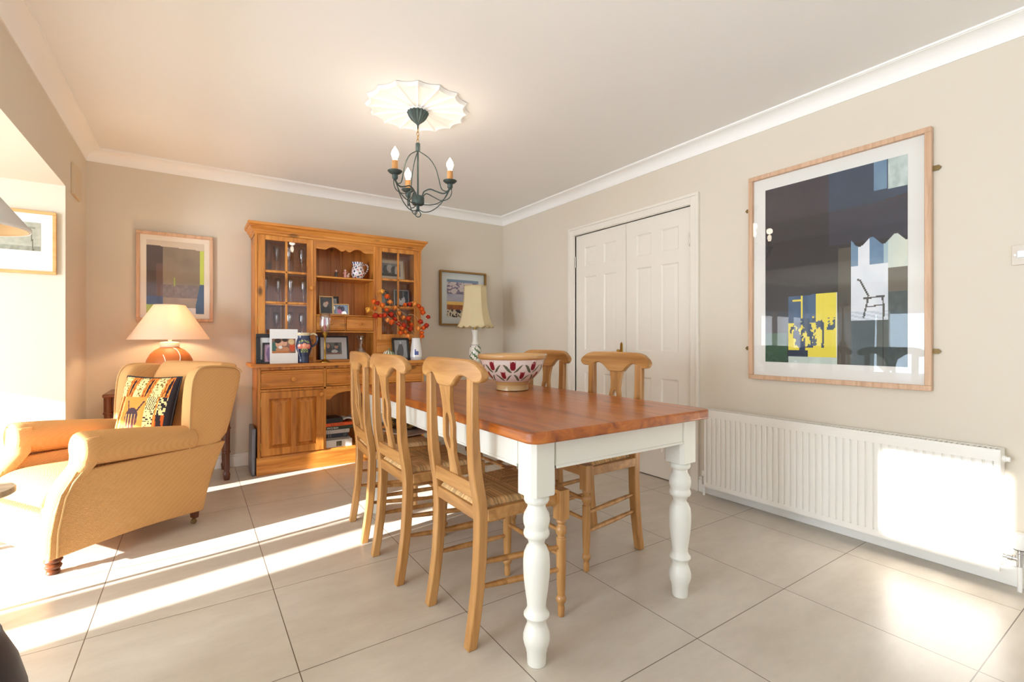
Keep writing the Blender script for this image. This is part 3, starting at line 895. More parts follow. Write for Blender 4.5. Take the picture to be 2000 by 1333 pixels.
# shelves
def shelf(x0, x1, z, name='shelf'):
    b = B(); b.box(x0, x1, YH+.022, YW-.008, z-.014, z); obj(name, W(b), M_px, dr, bevel=.003)
b = B(); b.box(.850, 1.340, YH+.004, YW-.010, 1.583, 1.598); obj('shelf', W(b), M_px, dr, bevel=.004)
for x0, x1 in ((.413, .832), (1.358, 1.777)):
    for z in (1.064, 1.350, 1.620): shelf(x0, x1, z)
b = B(); b.box(.850, 1.340, YH+.002, YW-.010, 1.258, 1.270); b.box(.850, 1.340, YH+.002, YW-.010, 1.118, 1.130); b.box(1.090, 1.100, YH+.002, YW-.01, 1.130, 1.258)
obj('spice_drawer_case', W(b), M_px, dr, bevel=.002)
drawer(.856, 1.087, 1.134, 1.254, YH, kr=.014, rb=.010); drawer(1.103, 1.334, 1.134, 1.254, YH, kr=.014, rb=.010)
for x0, x1 in ((.420, .826), (1.364, 1.770)):
    drawer(x0, x1, .885, 1.040, YH-.004, kr=.014, rb=.012)
b = B(); b.box(.413, .832, YH, YW-.01, 1.042, 1.056); b.box(1.358, 1.777, YH, YW-.01, 1.042, 1.056); b.box(.413, .832, YH, YH+.02, .866, .886); b.box(1.358, 1.777, YH, YH+.02, .866, .886)
b.box(.850, 1.340, YH, YH+.014, .866, .884)
obj('drawer_rail', W(b), M_px, dr, bevel=.0015)
for z in (1.78, 1.20):
    b = B(); b.box(.4145, .4185, YH-.0135, YH-.004, z-.03, z+.03); obj('hinge', W(b), M_brass, dr)
for z in (.56, .22):
    b = B(); b.box(.4265, .4305, YF-.0065, YF+.004, z-.03, z+.03); obj('hinge', W(b), M_brass, dr)

# ------------------------------------------------------------------ pictures and frames
def picture(name, label, cat, loc, w, h, rz=0, tilt=0, fw=.015, fd=.018, fmat=None, mw=0, mmat=None, art=None, n=(40, 40), g=True, group=None, pname='photograph', gmat=None, asym=None):
    t = thing(name, label, cat, loc, rz, group, rx=-tilt)
    b = B()
    b.box(-w/2, w/2, -fd, 0, 0, fw); b.box(-w/2, w/2, -fd, 0, h-fw, h); b.box(-w/2, -w/2+fw, -fd, 0, fw, h-fw); b.box(w/2-fw, w/2, -fd, 0, fw, h-fw)
    obj('frame', b, fmat or M_black, t, bevel=min(.0025, fw*.2))
    b = B(); b.box(-w/2+fw*.5, w/2-fw*.5, -.006, -.001, fw*.5, h-fw*.5)
    obj('mount' if mw else 'backing', b, mmat or M_paperw, t, smooth=False)
    if art:
        i = fw + mw
        l, r_, bo, to = (i, i, i, i) if asym is None else asym
        x0, x1, z0, z1 = -w/2+l, w/2-r_, bo, h-to
        b = B(); b.grid(lambda u, v: (x0+(x1-x0)*u, -.0075, z0+(z1-z0)*v), n[0], n[1], art)
        obj(pname, b, M_paint, t, smooth=False)
    if g:
        b = B(); b.box(-w/2+fw*.6, w/2-fw*.6, -fd*.75-.001, -fd*.75, fw*.6, h-fw*.6)
        obj('glass', b, gmat or M_pglass, t, smooth=False)
    return t

def hsh(x, y, s=0):
    v = math.sin(x*127.1 + y*311.7 + s*74.7) * 43758.5453
    return v - math.floor(v)
def vnoise(x, y, s=0):
    xi, yi = math.floor(x), math.floor(y); fx, fy = x-xi, y-yi
    fx = fx*fx*(3-2*fx); fy = fy*fy*(3-2*fy)
    a, b_, c_, d_ = hsh(xi, yi, s), hsh(xi+1, yi, s), hsh(xi, yi+1, s), hsh(xi+1, yi+1, s)
    return (a*(1-fx)+b_*fx)*(1-fy) + (c_*(1-fx)+d_*fx)*fy
def fbm(x, y, s=0):
    return .55*vnoise(x, y, s) + .3*vnoise(x*2.1, y*2.1, s+1) + .15*vnoise(x*4.3, y*4.3, s+2)
def mix(a, b_, t): return tuple(p*(1-t)+q*t for p, q in zip(a, b_))

def art_big(u, v):
    dk = C(38, 35, 37)
    c = mix(dk, C(46, 42, 46), fbm(u*3, v*3, 1))
    if v > .80: c = mix(C(52, 44, 50), C(60, 50, 56), fbm(u*6, v*2, 3))
    if u > .50 and v > .77 + .10*(u-.5) : c = mix(C(44, 56, 74), C(58, 72, 92), fbm(u*5, v*7, 2))
    if .50 < u < .88 and v > .86 and u > .80: c = mix(C(120, 150, 172), C(90, 120, 150), fbm(u*14, v*9, 5))
    if u > .885 and v > .855: c = mix(C(215, 226, 220), C(150, 170, 165), fbm(u*30, v*26, 6))
    if .50 < u < 1 and .62 < v < .80: c = mix(C(48, 48, 60), C(58, 56, 68), fbm(u*3, v*3, 4))
    # white column with the drawn chair
    top = .615 + .02*math.sin(u*42)
    if u > .655 and v < top:
        if u < .885:
            if v > .225:
                c = mix(C(205, 212, 222), C(232, 234, 238), fbm(u*9, v*9, 7))
                if v > .50: 
                    if u < .70: c = C(112, 142, 168)
                    elif .775 < u < .86: c = mix(C(84, 116, 146), C(120, 150, 178), fbm(u*20, v*20, 8))
                    elif u >= .86: c = C(165, 188, 196)
                if v < .27: c = mix(c, C(150, 165, 180), .5 if math.sin(u*60+v*300) > 0 else .1)
            else: c = mix(C(50, 62, 62), C(66, 78, 76), fbm(u*7, v*7, 9))
            # chair
            def seg(x0, y0, x1, y1, w):
                dx, dy = x1-x0, y1-y0; L2 = dx*dx+dy*dy*1.9
                t = max(0, min(1, ((u-x0)*dx+(v-y0)*dy*1.9)/L2))
                return ((u-x0-dx*t)**2 + ((v-y0-dy*t)*1.35)**2) ** .5 < w
            if v > .20 and (seg(.715,.425,.765,.345,.006) or seg(.74,.335,.865,.340,.006) or seg(.765,.335,.735,.24,.006) or seg(.855,.335,.862,.245,.006) or seg(.75,.29,.86,.30,.004) or seg(.70,.43,.715,.425,.005)):
                c = C(70, 68, 66)
            if abs(u-.855) < .003 and v < .25: c = C(35, 34, 36)
        else:
            if v > .475: c = mix(C(226, 226, 205), C(190, 205, 200), fbm(u*8, v*8, 10))
            elif v > .36: c = C(98, 90, 76)
            else: c = mix(C(44, 56, 58), C(70, 84, 84), fbm(u*60, v*60, 11))
    # dim wall reflection painted into the print left of the column
    if .565 < u < .655 and v < .60: c = mix(C(70, 66, 58), C(84, 78, 66), fbm(u*4, v*4, 14))
    # blue and yellow block
    if .19 < u < .562 and .035 < v < .365 + .02*u:
        x = (u-.19)/.372; y = (v-.035)/.34
        c = C(232, 214, 72)
        nb = fbm(x*5, y*5, 20)
        if x < .5 and y > .55 and not (.28 < x < .32) and not (.10 < x < .30 and .90 < y < .93): c = mix(C(38, 62, 96), C(70, 98, 130), fbm(x*7, y*5, 21))
        if .42 < x < .58 and y > .55 and fbm(x*8, y*3, 22) > .45: c = C(64, 92, 124)
        if y < .56 and y > .08 and x < .36 and fbm(x*9, y*7, 23) > .50: c = C(36, 58, 88)
        if .28 < x < .75 and .15 < y < .62 and fbm(x*11, y*8, 24) > .56: c = C(40, 64, 92)
        if .72 < x < .95 and .42 < y < .62 and fbm(x*7, y*7, 25) > .42: c = C(58, 82, 110)
        if y < .10 and x < .42: c = C(32, 50, 72)
        if x > .985: c = C(215, 215, 190)
    if v < .035 and .19 < u < .56: c = C(190, 205, 195)
    if u < .19 and v < .165: c = mix(C(38, 72, 56), C(54, 92, 66), fbm(u*12, v*12, 30))
    return c
picture('framed_print', 'large framed abstract print with a blue and yellow block above the radiator', 'picture', (2.925, 1.2085, .812), .893, 1.259, rz=R(-90), fw=.026, fd=.028, fmat=M_lightwood, mw=.075,
        mmat=plain('white_mount', C(232, 230, 224), .7), art=art_big, n=(150, 200), pname='print', asym=(.098, .095, .110, .098))
bigp = bpy.data.objects['framed_print']
for x, z in ((.446, .19), (.446, 1.06), (-.446, .19), (-.446, 1.06)):
    s = 1 if x > 0 else -1
    b = B(); b.prism([(x, z-.012), (x+s*.022, z-.012), (x+s*.032, z), (x+s*.022, z+.012), (x, z+.012)], -.006, -.003, 'y'); obj('mirror_plate', b, M_bronze, bigp)

def art_back(u, v):
    c = mix(C(150, 132, 108), C(120, 104, 86), fbm(u*5, v*7, 1))
    if v > .93 - .03*u: return C(215, 200, 180)
    if u < .27:
        c = C(78, 52, 40)
        if u > .16 and v < .68: c = C(100, 68, 54)
        if v < .24: c = C(64, 76, 118)
        if v < .12: c = mix(C(150, 190, 40), C(200, 210, 70), fbm(u*30, v*30, 2))
        return c
    if .27 < u < .93 and .22 < v < .40 and fbm(u*7, v*5, 3) > .30: c = mix(C(104, 84, 76), C(140, 122, 110), fbm(u*26, v*26, 4))
    if .27 < u < .93 and v < .22: c = mix(C(150, 128, 108), C(168, 150, 126), fbm(u*8, v*8, 5))
    if .46 < u < .49 and .38 < v < .50: c = C(150, 170, 70)
    if u > .92:
        c = C(200, 214, 84) if v > .42 else C(44, 80, 108)
    if u > .92 - max(0, .40-v)*.25 and v < .42: c = mix(C(40, 74, 104), C(60, 80, 120), fbm(u*9, v*9, 6))
    if v < .08 and .6 < u < .85: c = C(225, 225, 228)
    return c
picture('framed_print', 'framed brown, grey and lime abstract print on the back wall behind the table lamp', 'picture', (-.120, 4.555, 1.198), .492, .686, fw=.024, fd=.026, fmat=M_lightwood,
        mw=.038, mmat=plain('cream_mount', C(238, 228, 210), .7), art=art_back, n=(80, 110), pname='print')
def art_alc(u, v):
    c = mix(C(200, 200, 184), C(158, 158, 142), fbm(u*10, v*7, 1))
    if v < .15: c = mix(c, C(120, 122, 105), fbm(u*20, v*5, 2))
    if abs(u-.86-(v-.5)*-.05) < .010 and v < .8: c = C(96, 92, 72)
    if .80 < u < .92 and .78 < v < .84: c = C(140, 140, 122)
    if abs(u-.22-(v-.2)*.3) < .010 and v < .5: c = C(110, 108, 90)
    return c
picture('framed_print', 'pale wood framed small grey landscape sketch on the alcove wall, left edge', 'picture', (-.893, 3.895, 1.445), .412, .372, fw=.017, fd=.02, fmat=M_lightwood2, mw=.06,
        mmat=plain('ivory_mount', C(246, 243, 236), .7), art=art_alc, n=(60, 44), pname='print', asym=(.070, .070, .135, .070))
def art_land(u, v):
    if v > .93: return C(120, 140, 160)
    if v > .62: 
        return mix(C(214, 200, 195), C(120, 110, 130), 1 if fbm(u*9, v*22, 1) > .56 else 0.2)
    if v > .42: return mix(C(150, 152, 175), C(190, 185, 190), fbm(u*5, v*12, 2))
    if v > .33: return mix(C(222, 180, 90), C(235, 200, 120), fbm(u*6, v*9, 3))
    if v > .20: return mix(C(190, 110, 40), C(110, 70, 60), fbm(u*18, v*18, 4))
    return mix(C(225, 215, 190), C(60, 50, 55), 1 if fbm(u*28, v*28, 5) > .5 else .2)
picture('framed_painting', 'gilt framed landscape painting on the back wall behind the cream lamp', 'picture', (2.402, 4.545, 1.205), .556, .578, fw=.018, fd=.035, fmat=M_gold, mw=.07,
        mmat=plain('pale_grey_mount', C(205, 210, 208), .7), art=art_land, n=(70, 70), pname='painting', g=False)

def photo(seed, bgc, blobs):
    def fn(u, v):
        c = mix(bgc, tuple(a*.55 for a in bgc), fbm(u*4, v*4, seed))
        for (x, y, rx, ry, cc) in blobs:
            e = ((u-x)/rx)**2 + ((v-y)/ry)**2 + .35*(fbm(u*9, v*9, seed+5)-.5)
            if e < 1: c = mix(cc, tuple(a*.7 for a in cc), fbm(u*12, v*12, seed+3))
        return c
    return fn
skin, hair, whitec = C(222, 168, 138), C(60, 42, 34), C(235, 230, 225)
M_sil = plain('silver_frame', C(175, 172, 178), .3, metal=.7)
M_brassf = plain('pale_gold_frame', C(205, 170, 120), .35, metal=.5)
G1 = 'framed photographs on the dresser'
ZT = .8665
picture('framed_photo', 'wide black photo frame at the left end of the dresser counter', 'photo frame', (.485, 4.192, ZT), .17, .235, rz=R(-3), tilt=R(6), fw=.030, mw=.0, mmat=M_paperw, art=None, group=G1)
picture('framed_photo', 'small narrow black photo frame leaning in front of the wide black one', 'photo frame', (.490, 4.160, ZT), .10, .165, rz=R(-12), tilt=R(6), fw=.014, art=photo(3, C(190, 150, 180), [(.5, .45, .3, .4, C(120, 90, 140))]), n=(16, 20), group=G1)
t = thing('photo_card', 'white upright card with a family photograph beside the blue jug', 'photo card', (.590, 4.128, ZT), R(-1), rx=-R(2))
b = B(); b.box(-.101, .101, -.003, 0, 0, .272); obj('card', b, M_paperw, t, smooth=False)
b = B(); b.grid(lambda u, v: (-.086+.170*u, -.0035, .082+.115*v), 60, 40, photo(7, C(150, 110, 90), [(.12, .45, .14, .35, C(70, 110, 100)), (.3, .62, .15, .28, skin), (.25, .85, .14, .16, hair), (.52, .72, .12, .24, skin), (.55, .9, .12, .13, hair), (.85, .4, .12, .3, C(205, 82, 42)), (.82, .78, .13, .2, C(225, 190, 140)), (.45, .25, .3, .2, C(200, 140, 100)), (.35, .4, .08, .1, whitec), (.3, .06, .5, .1, C(198, 128, 74))]))
obj('photograph', b, M_paint, t, smooth=False)
picture('framed_photo', 'black photo frame with a wide white mount behind the brass candlestick', 'photo frame', (1.035, 4.400, ZT+.001), .25, .220, tilt=R(8), fw=.012, mw=.045, art=photo(11, C(120, 120, 110), [(.2, .45, .18, .45, C(50, 45, 48)), (.15, .7, .1, .2, skin), (.68, .45, .24, .35, C(60, 70, 90)), (.66, .66, .12, .2, skin), (.66, .85, .14, .14, hair), (.55, .25, .2, .14, whitec), (.5, .05, .6, .08, C(150, 90, 60))]), n=(50, 40), group=G1)
picture('framed_photo', 'black framed black-and-white portrait beside the white vase on the dresser', 'photo frame', (1.572, 4.175, ZT), .165, .205, rz=R(4), tilt=R(8), fw=.020, art=photo(13, C(170, 172, 174), [(.5, .42, .22, .40, C(72, 74, 76)), (.5, .85, .07, .09, C(205, 205, 205)), (.3, .2, .12, .3, C(60, 62, 64))]), n=(36, 44), group=G1)
ZS = 1.2705
picture('framed_photo', 'tall pale gold photo frame standing on the spice drawers', 'photo frame', (.945, 4.300, ZS), .118, .160, rz=R(3), tilt=R(7), fw=.009, fd=.022, fmat=M_brassf, art=photo(17, C(70, 72, 76), [(.5, .25, .35, .3, C(36, 38, 42)), (.45, .55, .18, .16, C(200, 180, 170)), (.6, .66, .1, .1, skin)]), n=(30, 40), group=G1)
picture('framed_photo', 'small black photo frame tucked behind the two frames on the spice drawers', 'photo frame', (1.025, 4.400, ZS), .10, .170, tilt=R(6), fw=.016, art=photo(18, C(200, 196, 190), []), n=(8, 8), group=G1)
picture('framed_photo', 'small landscape photo frame with a blue picture on the spice drawers', 'photo frame', (1.070, 4.300, ZS), .135, .098, rz=R(-5), tilt=R(12), fw=.008, fmat=M_brassf, art=photo(19, C(150, 172, 196), [(.45, .35, .22, .35, C(200, 120, 160)), (.4, .7, .14, .2, C(80, 55, 60)), (.62, .6, .14, .3, C(70, 60, 90))]), n=(30, 24), group=G1)
bw = lambda s: photo(s, C(150, 152, 150), [(.25, .5, .16, .35, C(60, 62, 62)), (.45, .6, .16, .3, C(205, 205, 200)), (.65, .45, .14, .35, C(70, 72, 72)), (.8, .4, .1, .4, C(215, 215, 212)), (.4, .1, .5, .12, C(50, 54, 52))])
picture('framed_photo', 'cream mounted black-and-white group photograph behind the top right cabinet glass', 'photo frame', (1.560, 4.410, 1.6205), .27, .205, tilt=R(7), fw=.010, fmat=M_brassf, mw=.030, mmat=plain('cream_photo_mount', C(222, 210, 188), .7), art=bw(21), n=(44, 34), group=G1, g=False)
picture('framed_photo', 'silver framed black-and-white face photograph behind the middle right cabinet glass', 'photo frame', (1.660, 4.395, 1.3505), .15, .185, rz=R(-6), tilt=R(7), fw=.010, fmat=M_sil, art=photo(23, C(70, 74, 74), [(.5, .45, .28, .32, C(215, 214, 210)), (.42, .75, .3, .2, C(60, 60, 60)), (.45, .5, .06, .05, C(70, 70, 70))]), n=(40, 44), group=G1, g=False)
picture('framed_photo', 'dark photo frame behind the middle right cabinet glass near the door knob', 'photo frame', (1.475, 4.410, 1.3505), .12, .165, tilt=R(7), fw=.012, art=photo(25, C(90, 96, 98), [(.5, .4, .3, .4, C(170, 172, 170))]), n=(24, 28), group=G1, g=False)

# ------------------------------------------------------------------ items on the dresser
# blue fruit jug
def jugc(t, z, r):
    if z > .222: return C(226, 208, 170)
    base = C(34, 48, 84)
    a = ((t+PI) % (2*PI)) - PI     # front at t = -90deg
    x = (a + PI/2) * .072; y = z-.135
    for fx, fy, fr, cc in ((-.036, 0, .021, C(222, 120, 92)), (0, .002, .024, C(236, 150, 120)), (.036, 0, .021, C(218, 108, 88))):
        if (x-fx)**2 + (y-fy)**2 < fr*fr: return mix(cc, C(240, 180, 150), max(0, 1-((x-fx+.006)**2+(y-fy-.006)**2)/(fr*fr*.4)) if True else 0)
    for lx, ly, ang in ((-.030, .040, .4), (-.004, .046, -.2), (.030, .036, -.6), (-.022, -.034, 1.1), (.002, -.036, 1.6), (.024, -.034, 2.0)):
        dx, dy = x-lx, y-ly; p = dx*math.cos(ang)+dy*math.sin(ang); q = -dx*math.sin(ang)+dy*math.cos(ang)
        e = (p/.017)**2 + (q/.008)**2
        if e < 1: return C(60, 84, 56) if e < .45 else C(196, 206, 130)
    return base
jg = thing('jug', 'dark blue pottery jug with painted peaches on the dresser counter', 'jug', (.735, 4.160, ZT))
b = B(); jp = dens([(.048, 0), (.050, .004), (.048, .045), (.056, .070), (.070, .110), (.073, .140), (.068, .175), (.057, .205), (.056, .222), (.062, .240), (.062, .245), (.057, .243), (.050, .215), (.05, .03), (.01, .02)], 5)
b.lathe(jp, (0, 0, 0), 160, colf=jugc)
def sp(x, y, z):  # pull a spout on the -x side
    if z > .215 and x < -.03 and abs(y) < .03: k = (1-abs(y)/.03)*(z-.215)/.03; return (x-.022*k, y*(1-.3*k), z+.006*k)
    return (x, y, z)
b.xf(sp); b.xf(lambda x, y, z: (x*.93, y*.90, z)); obj('body', b, M_glaze, jg)
b = B(); b.cur = C(34, 48, 84); b.tube(smooth_path([(.055, 0, .228), (.080, 0, .238), (.105, 0, .222), (.112, 0, .190), (.098, 0, .155), (.068, 0, .130)], 5), .008, 10)
b.c = [C(226, 208, 170) if (b.v[f[0]][2] > .226) else C(34, 48, 84) for f in b.f]
obj('handle', b, M_glaze, jg)
# candlestick with hurricane shade
cs = thing('candlestick', 'brass candlestick with glass hurricane shade and pink candle on the counter', 'candlestick', (.905, 4.158, ZT))
b = B(); b.lathe([(.044, 0), (.044, .006), (.030, .012), (.016, .022), (.009, .030), (.008, .10), (.010, .105), (.007, .112), (.007, .205), (.012, .212), (.020, .226), (.022, .240), (.016, .250), (.010, .252)], n=28); obj('stem', b, M_brass, cs)
b = B(); b.lathe([(.020, .250), (.034, .262), (.043, .285), (.046, .32), (.042, .37), (.044, .41)], n=32, cap=False); obj('hurricane_shade', b, M_crystal, cs, solid=.0015)
b = B(); b.lathe([(.009, .252), (.009, .36), (.003, .362)], n=12); obj('candle', b, plain('pink_candle', C(200, 70, 95), .5), cs)
# decanter
dc = thing('decanter', 'clear glass decanter with waisted neck in the centre of the counter', 'decanter', (1.245, 4.300, ZT))
b = B(); b.lathe([(.060, 0), (.066, .006), (.066, .050), (.050, .090), (.024, .125), (.016, .150), (.020, .180), (.036, .222), (.037, .223), (.018, .182), (.013, .150), (.02, .12), (.04, .07), (.05, .01)], n=12); obj('body', b, M_crystal, dc, angle=15)
b = B(); b.sphere((0, 0, .195), .014); obj('stopper', b, M_crystal, dc)
# striped pumpkin ornament
def pkc(t, z, r): return C(232, 228, 214) if math.sin(t*12) > -.2 else C(96, 118, 84)
pk = thing('pumpkin_ornament', 'small white and green striped pumpkin ornament on the counter', 'ornament', (1.455, 4.168, ZT))
b = B(); pr_ = [(.052*math.cos(-PI/2+PI*i/12)+.002, .048+.046*math.sin(-PI/2+PI*i/12)) for i in range(13)]
b.lathe(pr_, n=72, colf=pkc); b.xf(lambda x, y, z: (x*(1+.06*math.cos(12*math.atan2(y, x))), y*(1+.06*math.cos(12*math.atan2(y, x))), z)); obj('body', b, M_glaze, pk)
b = B(); b.cur = C(96, 118, 84); b.tube([(0, 0, .09), (.004, 0, .105), (.010, 0, .112)], [.008, .006, .005], 8); obj('stalk', b, M_glaze, pk)
# vase
def vsc(t, z, r):
    a = ((t+PI) % (2*PI)) - PI; x = (a+PI/2+.35)*.05; y = z-.06
    if (abs(x+.010) < .006 and -.01 < y < .045) or (abs(x-.008) < .012 and -.012 < y < .016): return C(62, 78, 150)
    if z < .028 and math.sin(t*26)*math.cos(z*500) > .35: return C(40, 50, 70)
    if a > .2 and math.sin(t*9)*math.sin(z*90) > .6: return C(60, 84, 90)
    return C(238, 236, 234)
b = B(); b.lathe(dens([(.052, 0), (.054, .004), (.056, .03), (.050, .10), (.042, .17), (.038, .200), (.039, .204), (.035, .203), (.034, .19), (.045, .03), (.01, .02)], 4), n=120, colf=vsc)
o = obj('vase', b, M_glaze); o.location = (1.715, 4.168, ZT)
tag(o, 'white pottery vase with blue motif holding lantern branches at the right of the dresser', 'vase')

# lantern branches
lan = [[(1.379,4.12,1.479),(1.423,4.12,1.438),(1.448,4.12,1.387),(1.494,4.12,1.339),(1.534,4.12,1.291),(1.574,4.12,1.253)],
 [(1.286,4.06,1.381),(1.318,4.06,1.369),(1.294,4.06,1.323),(1.361,4.06,1.352),(1.40,4.06,1.314),(1.438,4.06,1.272),(1.472,4.06,1.232),(1.506,4.06,1.195),(1.54,4.06,1.157),(1.569,4.06,1.119)],
 [(1.226,4.03,1.306),(1.292,4.03,1.258),(1.335,4.03,1.259),(1.37,4.03,1.265),(1.397,4.03,1.224),(1.433,4.03,1.206),(1.513,4.03,1.112),(1.553,4.05,1.178),(1.593,4.05,1.085)],
 [(1.599,4.14,1.372),(1.641,4.14,1.379),(1.685,4.14,1.384),(1.728,4.14,1.366),(1.758,4.14,1.338),(1.77,4.14,1.305),(1.823,4.14,1.266)],
 [(1.781,4.08,1.183),(1.751,4.08,1.16),(1.70,4.08,1.154),(1.736,4.08,1.115),(1.739,4.09,1.085)],
 [(1.616,4.1,1.245),(1.643,4.1,1.187),(1.631,4.1,1.148),(1.729,4.1,1.217)]]
stem = [[(1.713,4.15,1.064),(1.70,4.14,1.125),(1.645,4.13,1.238),(1.574,4.12,1.298),(1.517,4.12,1.335),(1.46,4.12,1.386),(1.404,4.12,1.467),(1.382,4.12,1.495)],
 [(1.705,4.15,1.064),(1.638,4.10,1.147),(1.54,4.07,1.201),(1.483,4.06,1.254),(1.427,4.06,1.312),(1.372,4.06,1.368),(1.297,4.06,1.397)],
 [(1.70,4.145,1.064),(1.60,4.08,1.130),(1.536,4.05,1.177),(1.424,4.03,1.240),(1.37,4.03,1.282),(1.279,4.03,1.293),(1.226,4.03,1.321)],
 [(1.735,4.165,1.064),(1.795,4.15,1.185),(1.81,4.14,1.231),(1.804,4.14,1.294),(1.761,4.14,1.373),(1.70,4.14,1.405),(1.599,4.14,1.388)],
 [(1.728,4.15,1.064),(1.736,4.10,1.126),(1.79,4.08,1.195)],
 [(1.722,4.16,1.064),(1.728,4.12,1.183),(1.696,4.1,1.255),(1.648,4.1,1.285),(1.610,4.1,1.280)]]
names = ['orange lantern branch rising highest to the upper left of the white vase', 'orange lantern branch with the most seed pods, sloping left from the white vase', 'lowest long orange lantern branch reaching farthest left from the vase',
         'orange lantern branch arching over to the right of the white vase', 'short orange lantern sprig just above the rim of the white vase', 'short curved orange lantern branch in the middle of the vase bunch']
rnd = random.Random(8)
hues = [C(214, 88, 26), C(228, 118, 40), C(198, 62, 24), C(236, 148, 70), C(176, 46, 24), C(222, 100, 30)]
for k in range(6):
    t = thing('lantern_branch', names[k], 'dried branch', (1.715, 4.155, 1.05), 0, 'orange lantern branches in the white vase')
    b = B(); p = [tuple(Vector(q) - Vector((1.715, 4.155, 1.05))) for q in [(1.715, 4.16, .93)] + stem[k]]
    pts_ = smooth_path(p, 5); b.tube(pts_, [.0022 - .0008*i/len(pts_) for i in range(len(pts_))], 6); obj('stem', b, M_stem, t)
    for i, q in enumerate(lan[k]):
        b = B(); s = rnd.uniform(.020, .026); hc = hues[rnd.randrange(6)] if not (i == 0 and k in (0, 2)) else C(232, 170, 70)
        tz = rnd.uniform(-.5, .5); ty = rnd.uniform(-.5, .5)
        pr_ = [(s*math.sin(PI*min(1, j/7*.98))**.75*(1 if j < 4 else 1-.1*(j-4))+.0008, s*1.15*(1-2*j/8)) for j in range(9)]
        b.lathe(pr_, n=25, colf=lambda tt, z, r, hc=hc: mix(hc, C(140, 40, 16), .55 if math.cos(tt*5) > .8 else 0))
        Mx = Matrix.Rotation(tz, 3, 'X') @ Matrix.Rotation(ty, 3, 'Y')
        c0 = Vector(q) - Vector((1.715, 4.155, 1.05))
        b.xf(lambda x, y, z: tuple(Mx @ Vector((x*(1+.12*math.cos(5*math.atan2(y, x))), y*(1+.12*math.cos(5*math.atan2(y, x))), z)) + c0))
        obj('seed_pod', b, M_orangeP, t)

# floral jug on shelf
def fjc(t, z, r):
    v = math.sin(t*5+z*60)*math.cos(z*110-t*2)
    if z > .135 or abs(z-.118) < .004: return C(40, 52, 96) if math.sin(t*14) > .2 else C(236, 234, 238)
    if v > .72: return C(190, 60, 60)
    if v < -.6: return C(40, 44, 80)
    if math.sin(t*11+z*30) > .93: return C(190, 140, 60)
    return C(236, 234, 238)
fj = thing('jug', 'white floral china jug on the open middle shelf of the dresser', 'jug', (1.232, 4.35, 1.5985))
b = B(); b.lathe(dens([(.034, 0), (.040, .006), (.056, .035), (.060, .060), (.054, .095), (.043, .120), (.042, .135), (.050, .155), (.048, .156), (.040, .138), (.03, .1), (.01, .02)], 4), n=110, colf=fjc)
b.xf(lambda x, y, z: (x-.012*(1-abs(y)/.03)*(z-.12)/.035, y, z) if (z > .12 and x < -.02 and abs(y) < .03) else (x, y, z)); obj('body', b, M_glaze, fj)
b = B(); b.tube(smooth_path([(.042, 0, .128), (.068, 0, .142), (.088, 0, .128), (.086, 0, .095), (.066, 0, .062), (.054, 0, .045)], 5), .0065, 10)
b.c = [C(236, 234, 238) if (i//10) % 3 else C(40, 52, 96) for i in range(len(b.f))]
obj('handle', b, M_glaze, fj)
def figure(label, x, k, s, c1, c2):
    t = thing('figurine', label, 'figurine', (x, 4.345, 1.5985), 0, 'china figurines on the middle shelf')
    b = B(); b.cur = c2; b.lathe([(.020*s, 0), (.020*s, .006), (.012*s, .010)], n=16); obj('base', b, M_glaze, t)
    b = B(); b.cur = c1
    b.lathe([(.012*s, .008), (.013*s, .02), (.009*s, .036*s), (.011*s, .046*s), (.006*s, .056*s)], n=14); b.cur = C(232, 190, 170); b.sphere((0, 0, .064*s), .009*s)
    b.cur = c1; b.tube([(-.009*s, 0, .048*s), (-.018*s, -.008, .036*s)], .003*s, 6); b.tube([(.009*s, 0, .048*s), (.02*s, -.004, .056*s)], .003*s, 6)
    if k: b.cur = C(230, 200, 180); b.sphere((.024, 0, .024), .014, .010, .016); b.sphere((.032, 0, .046), .009)
    obj('body', b, M_glaze, t)
figure('small dark single china figurine on the shelf, left of the larger pair', 1.040, 0, 1.0, C(70, 60, 56), C(220, 210, 190))
figure('pink and cream pair figurine between the small dark one and the floral jug', 1.118, 1, 1.15, C(214, 150, 140), C(226, 200, 190))

# champagne flutes
fl0 = None
xs_ = [(.470, .25), (.575, .31), (.662, .24), (.775, .31)]
posn = ['leftmost', 'second from the left', 'third from the left', 'rightmost']
shn = ['top', 'middle', 'bottom']
for si, zs in enumerate((1.6205, 1.3505, 1.0645)):
    for gi, (x, dy) in enumerate(xs_):
        lab = 'clear glass champagne flute, %s on the %s shelf in the left cabinet' % (posn[gi], shn[si])
        loc = (x + (.012 if si == 1 else 0), 4.245 + dy - .12, zs)
        if fl0 is None:
            fl0 = thing('champagne_flute', lab, 'glass', loc, 0, 'champagne flutes in the left glazed cabinet')
            b = B(); b.lathe([(.030, 0), (.030, .002), (.006, .005), (.004, .012), (.0035, .085), (.006, .095)], n=20); obj('foot', b, M_crystal, fl0)
            b = B(); b.lathe([(.006, .095), (.018, .115), (.024, .15), (.026, .19), (.025, .225)], n=24, cap=False); obj('cup', b, M_crystal, fl0, solid=.001)
        else:
            c2 = copy_tree(fl0); c2['label'] = lab; c2.location = loc

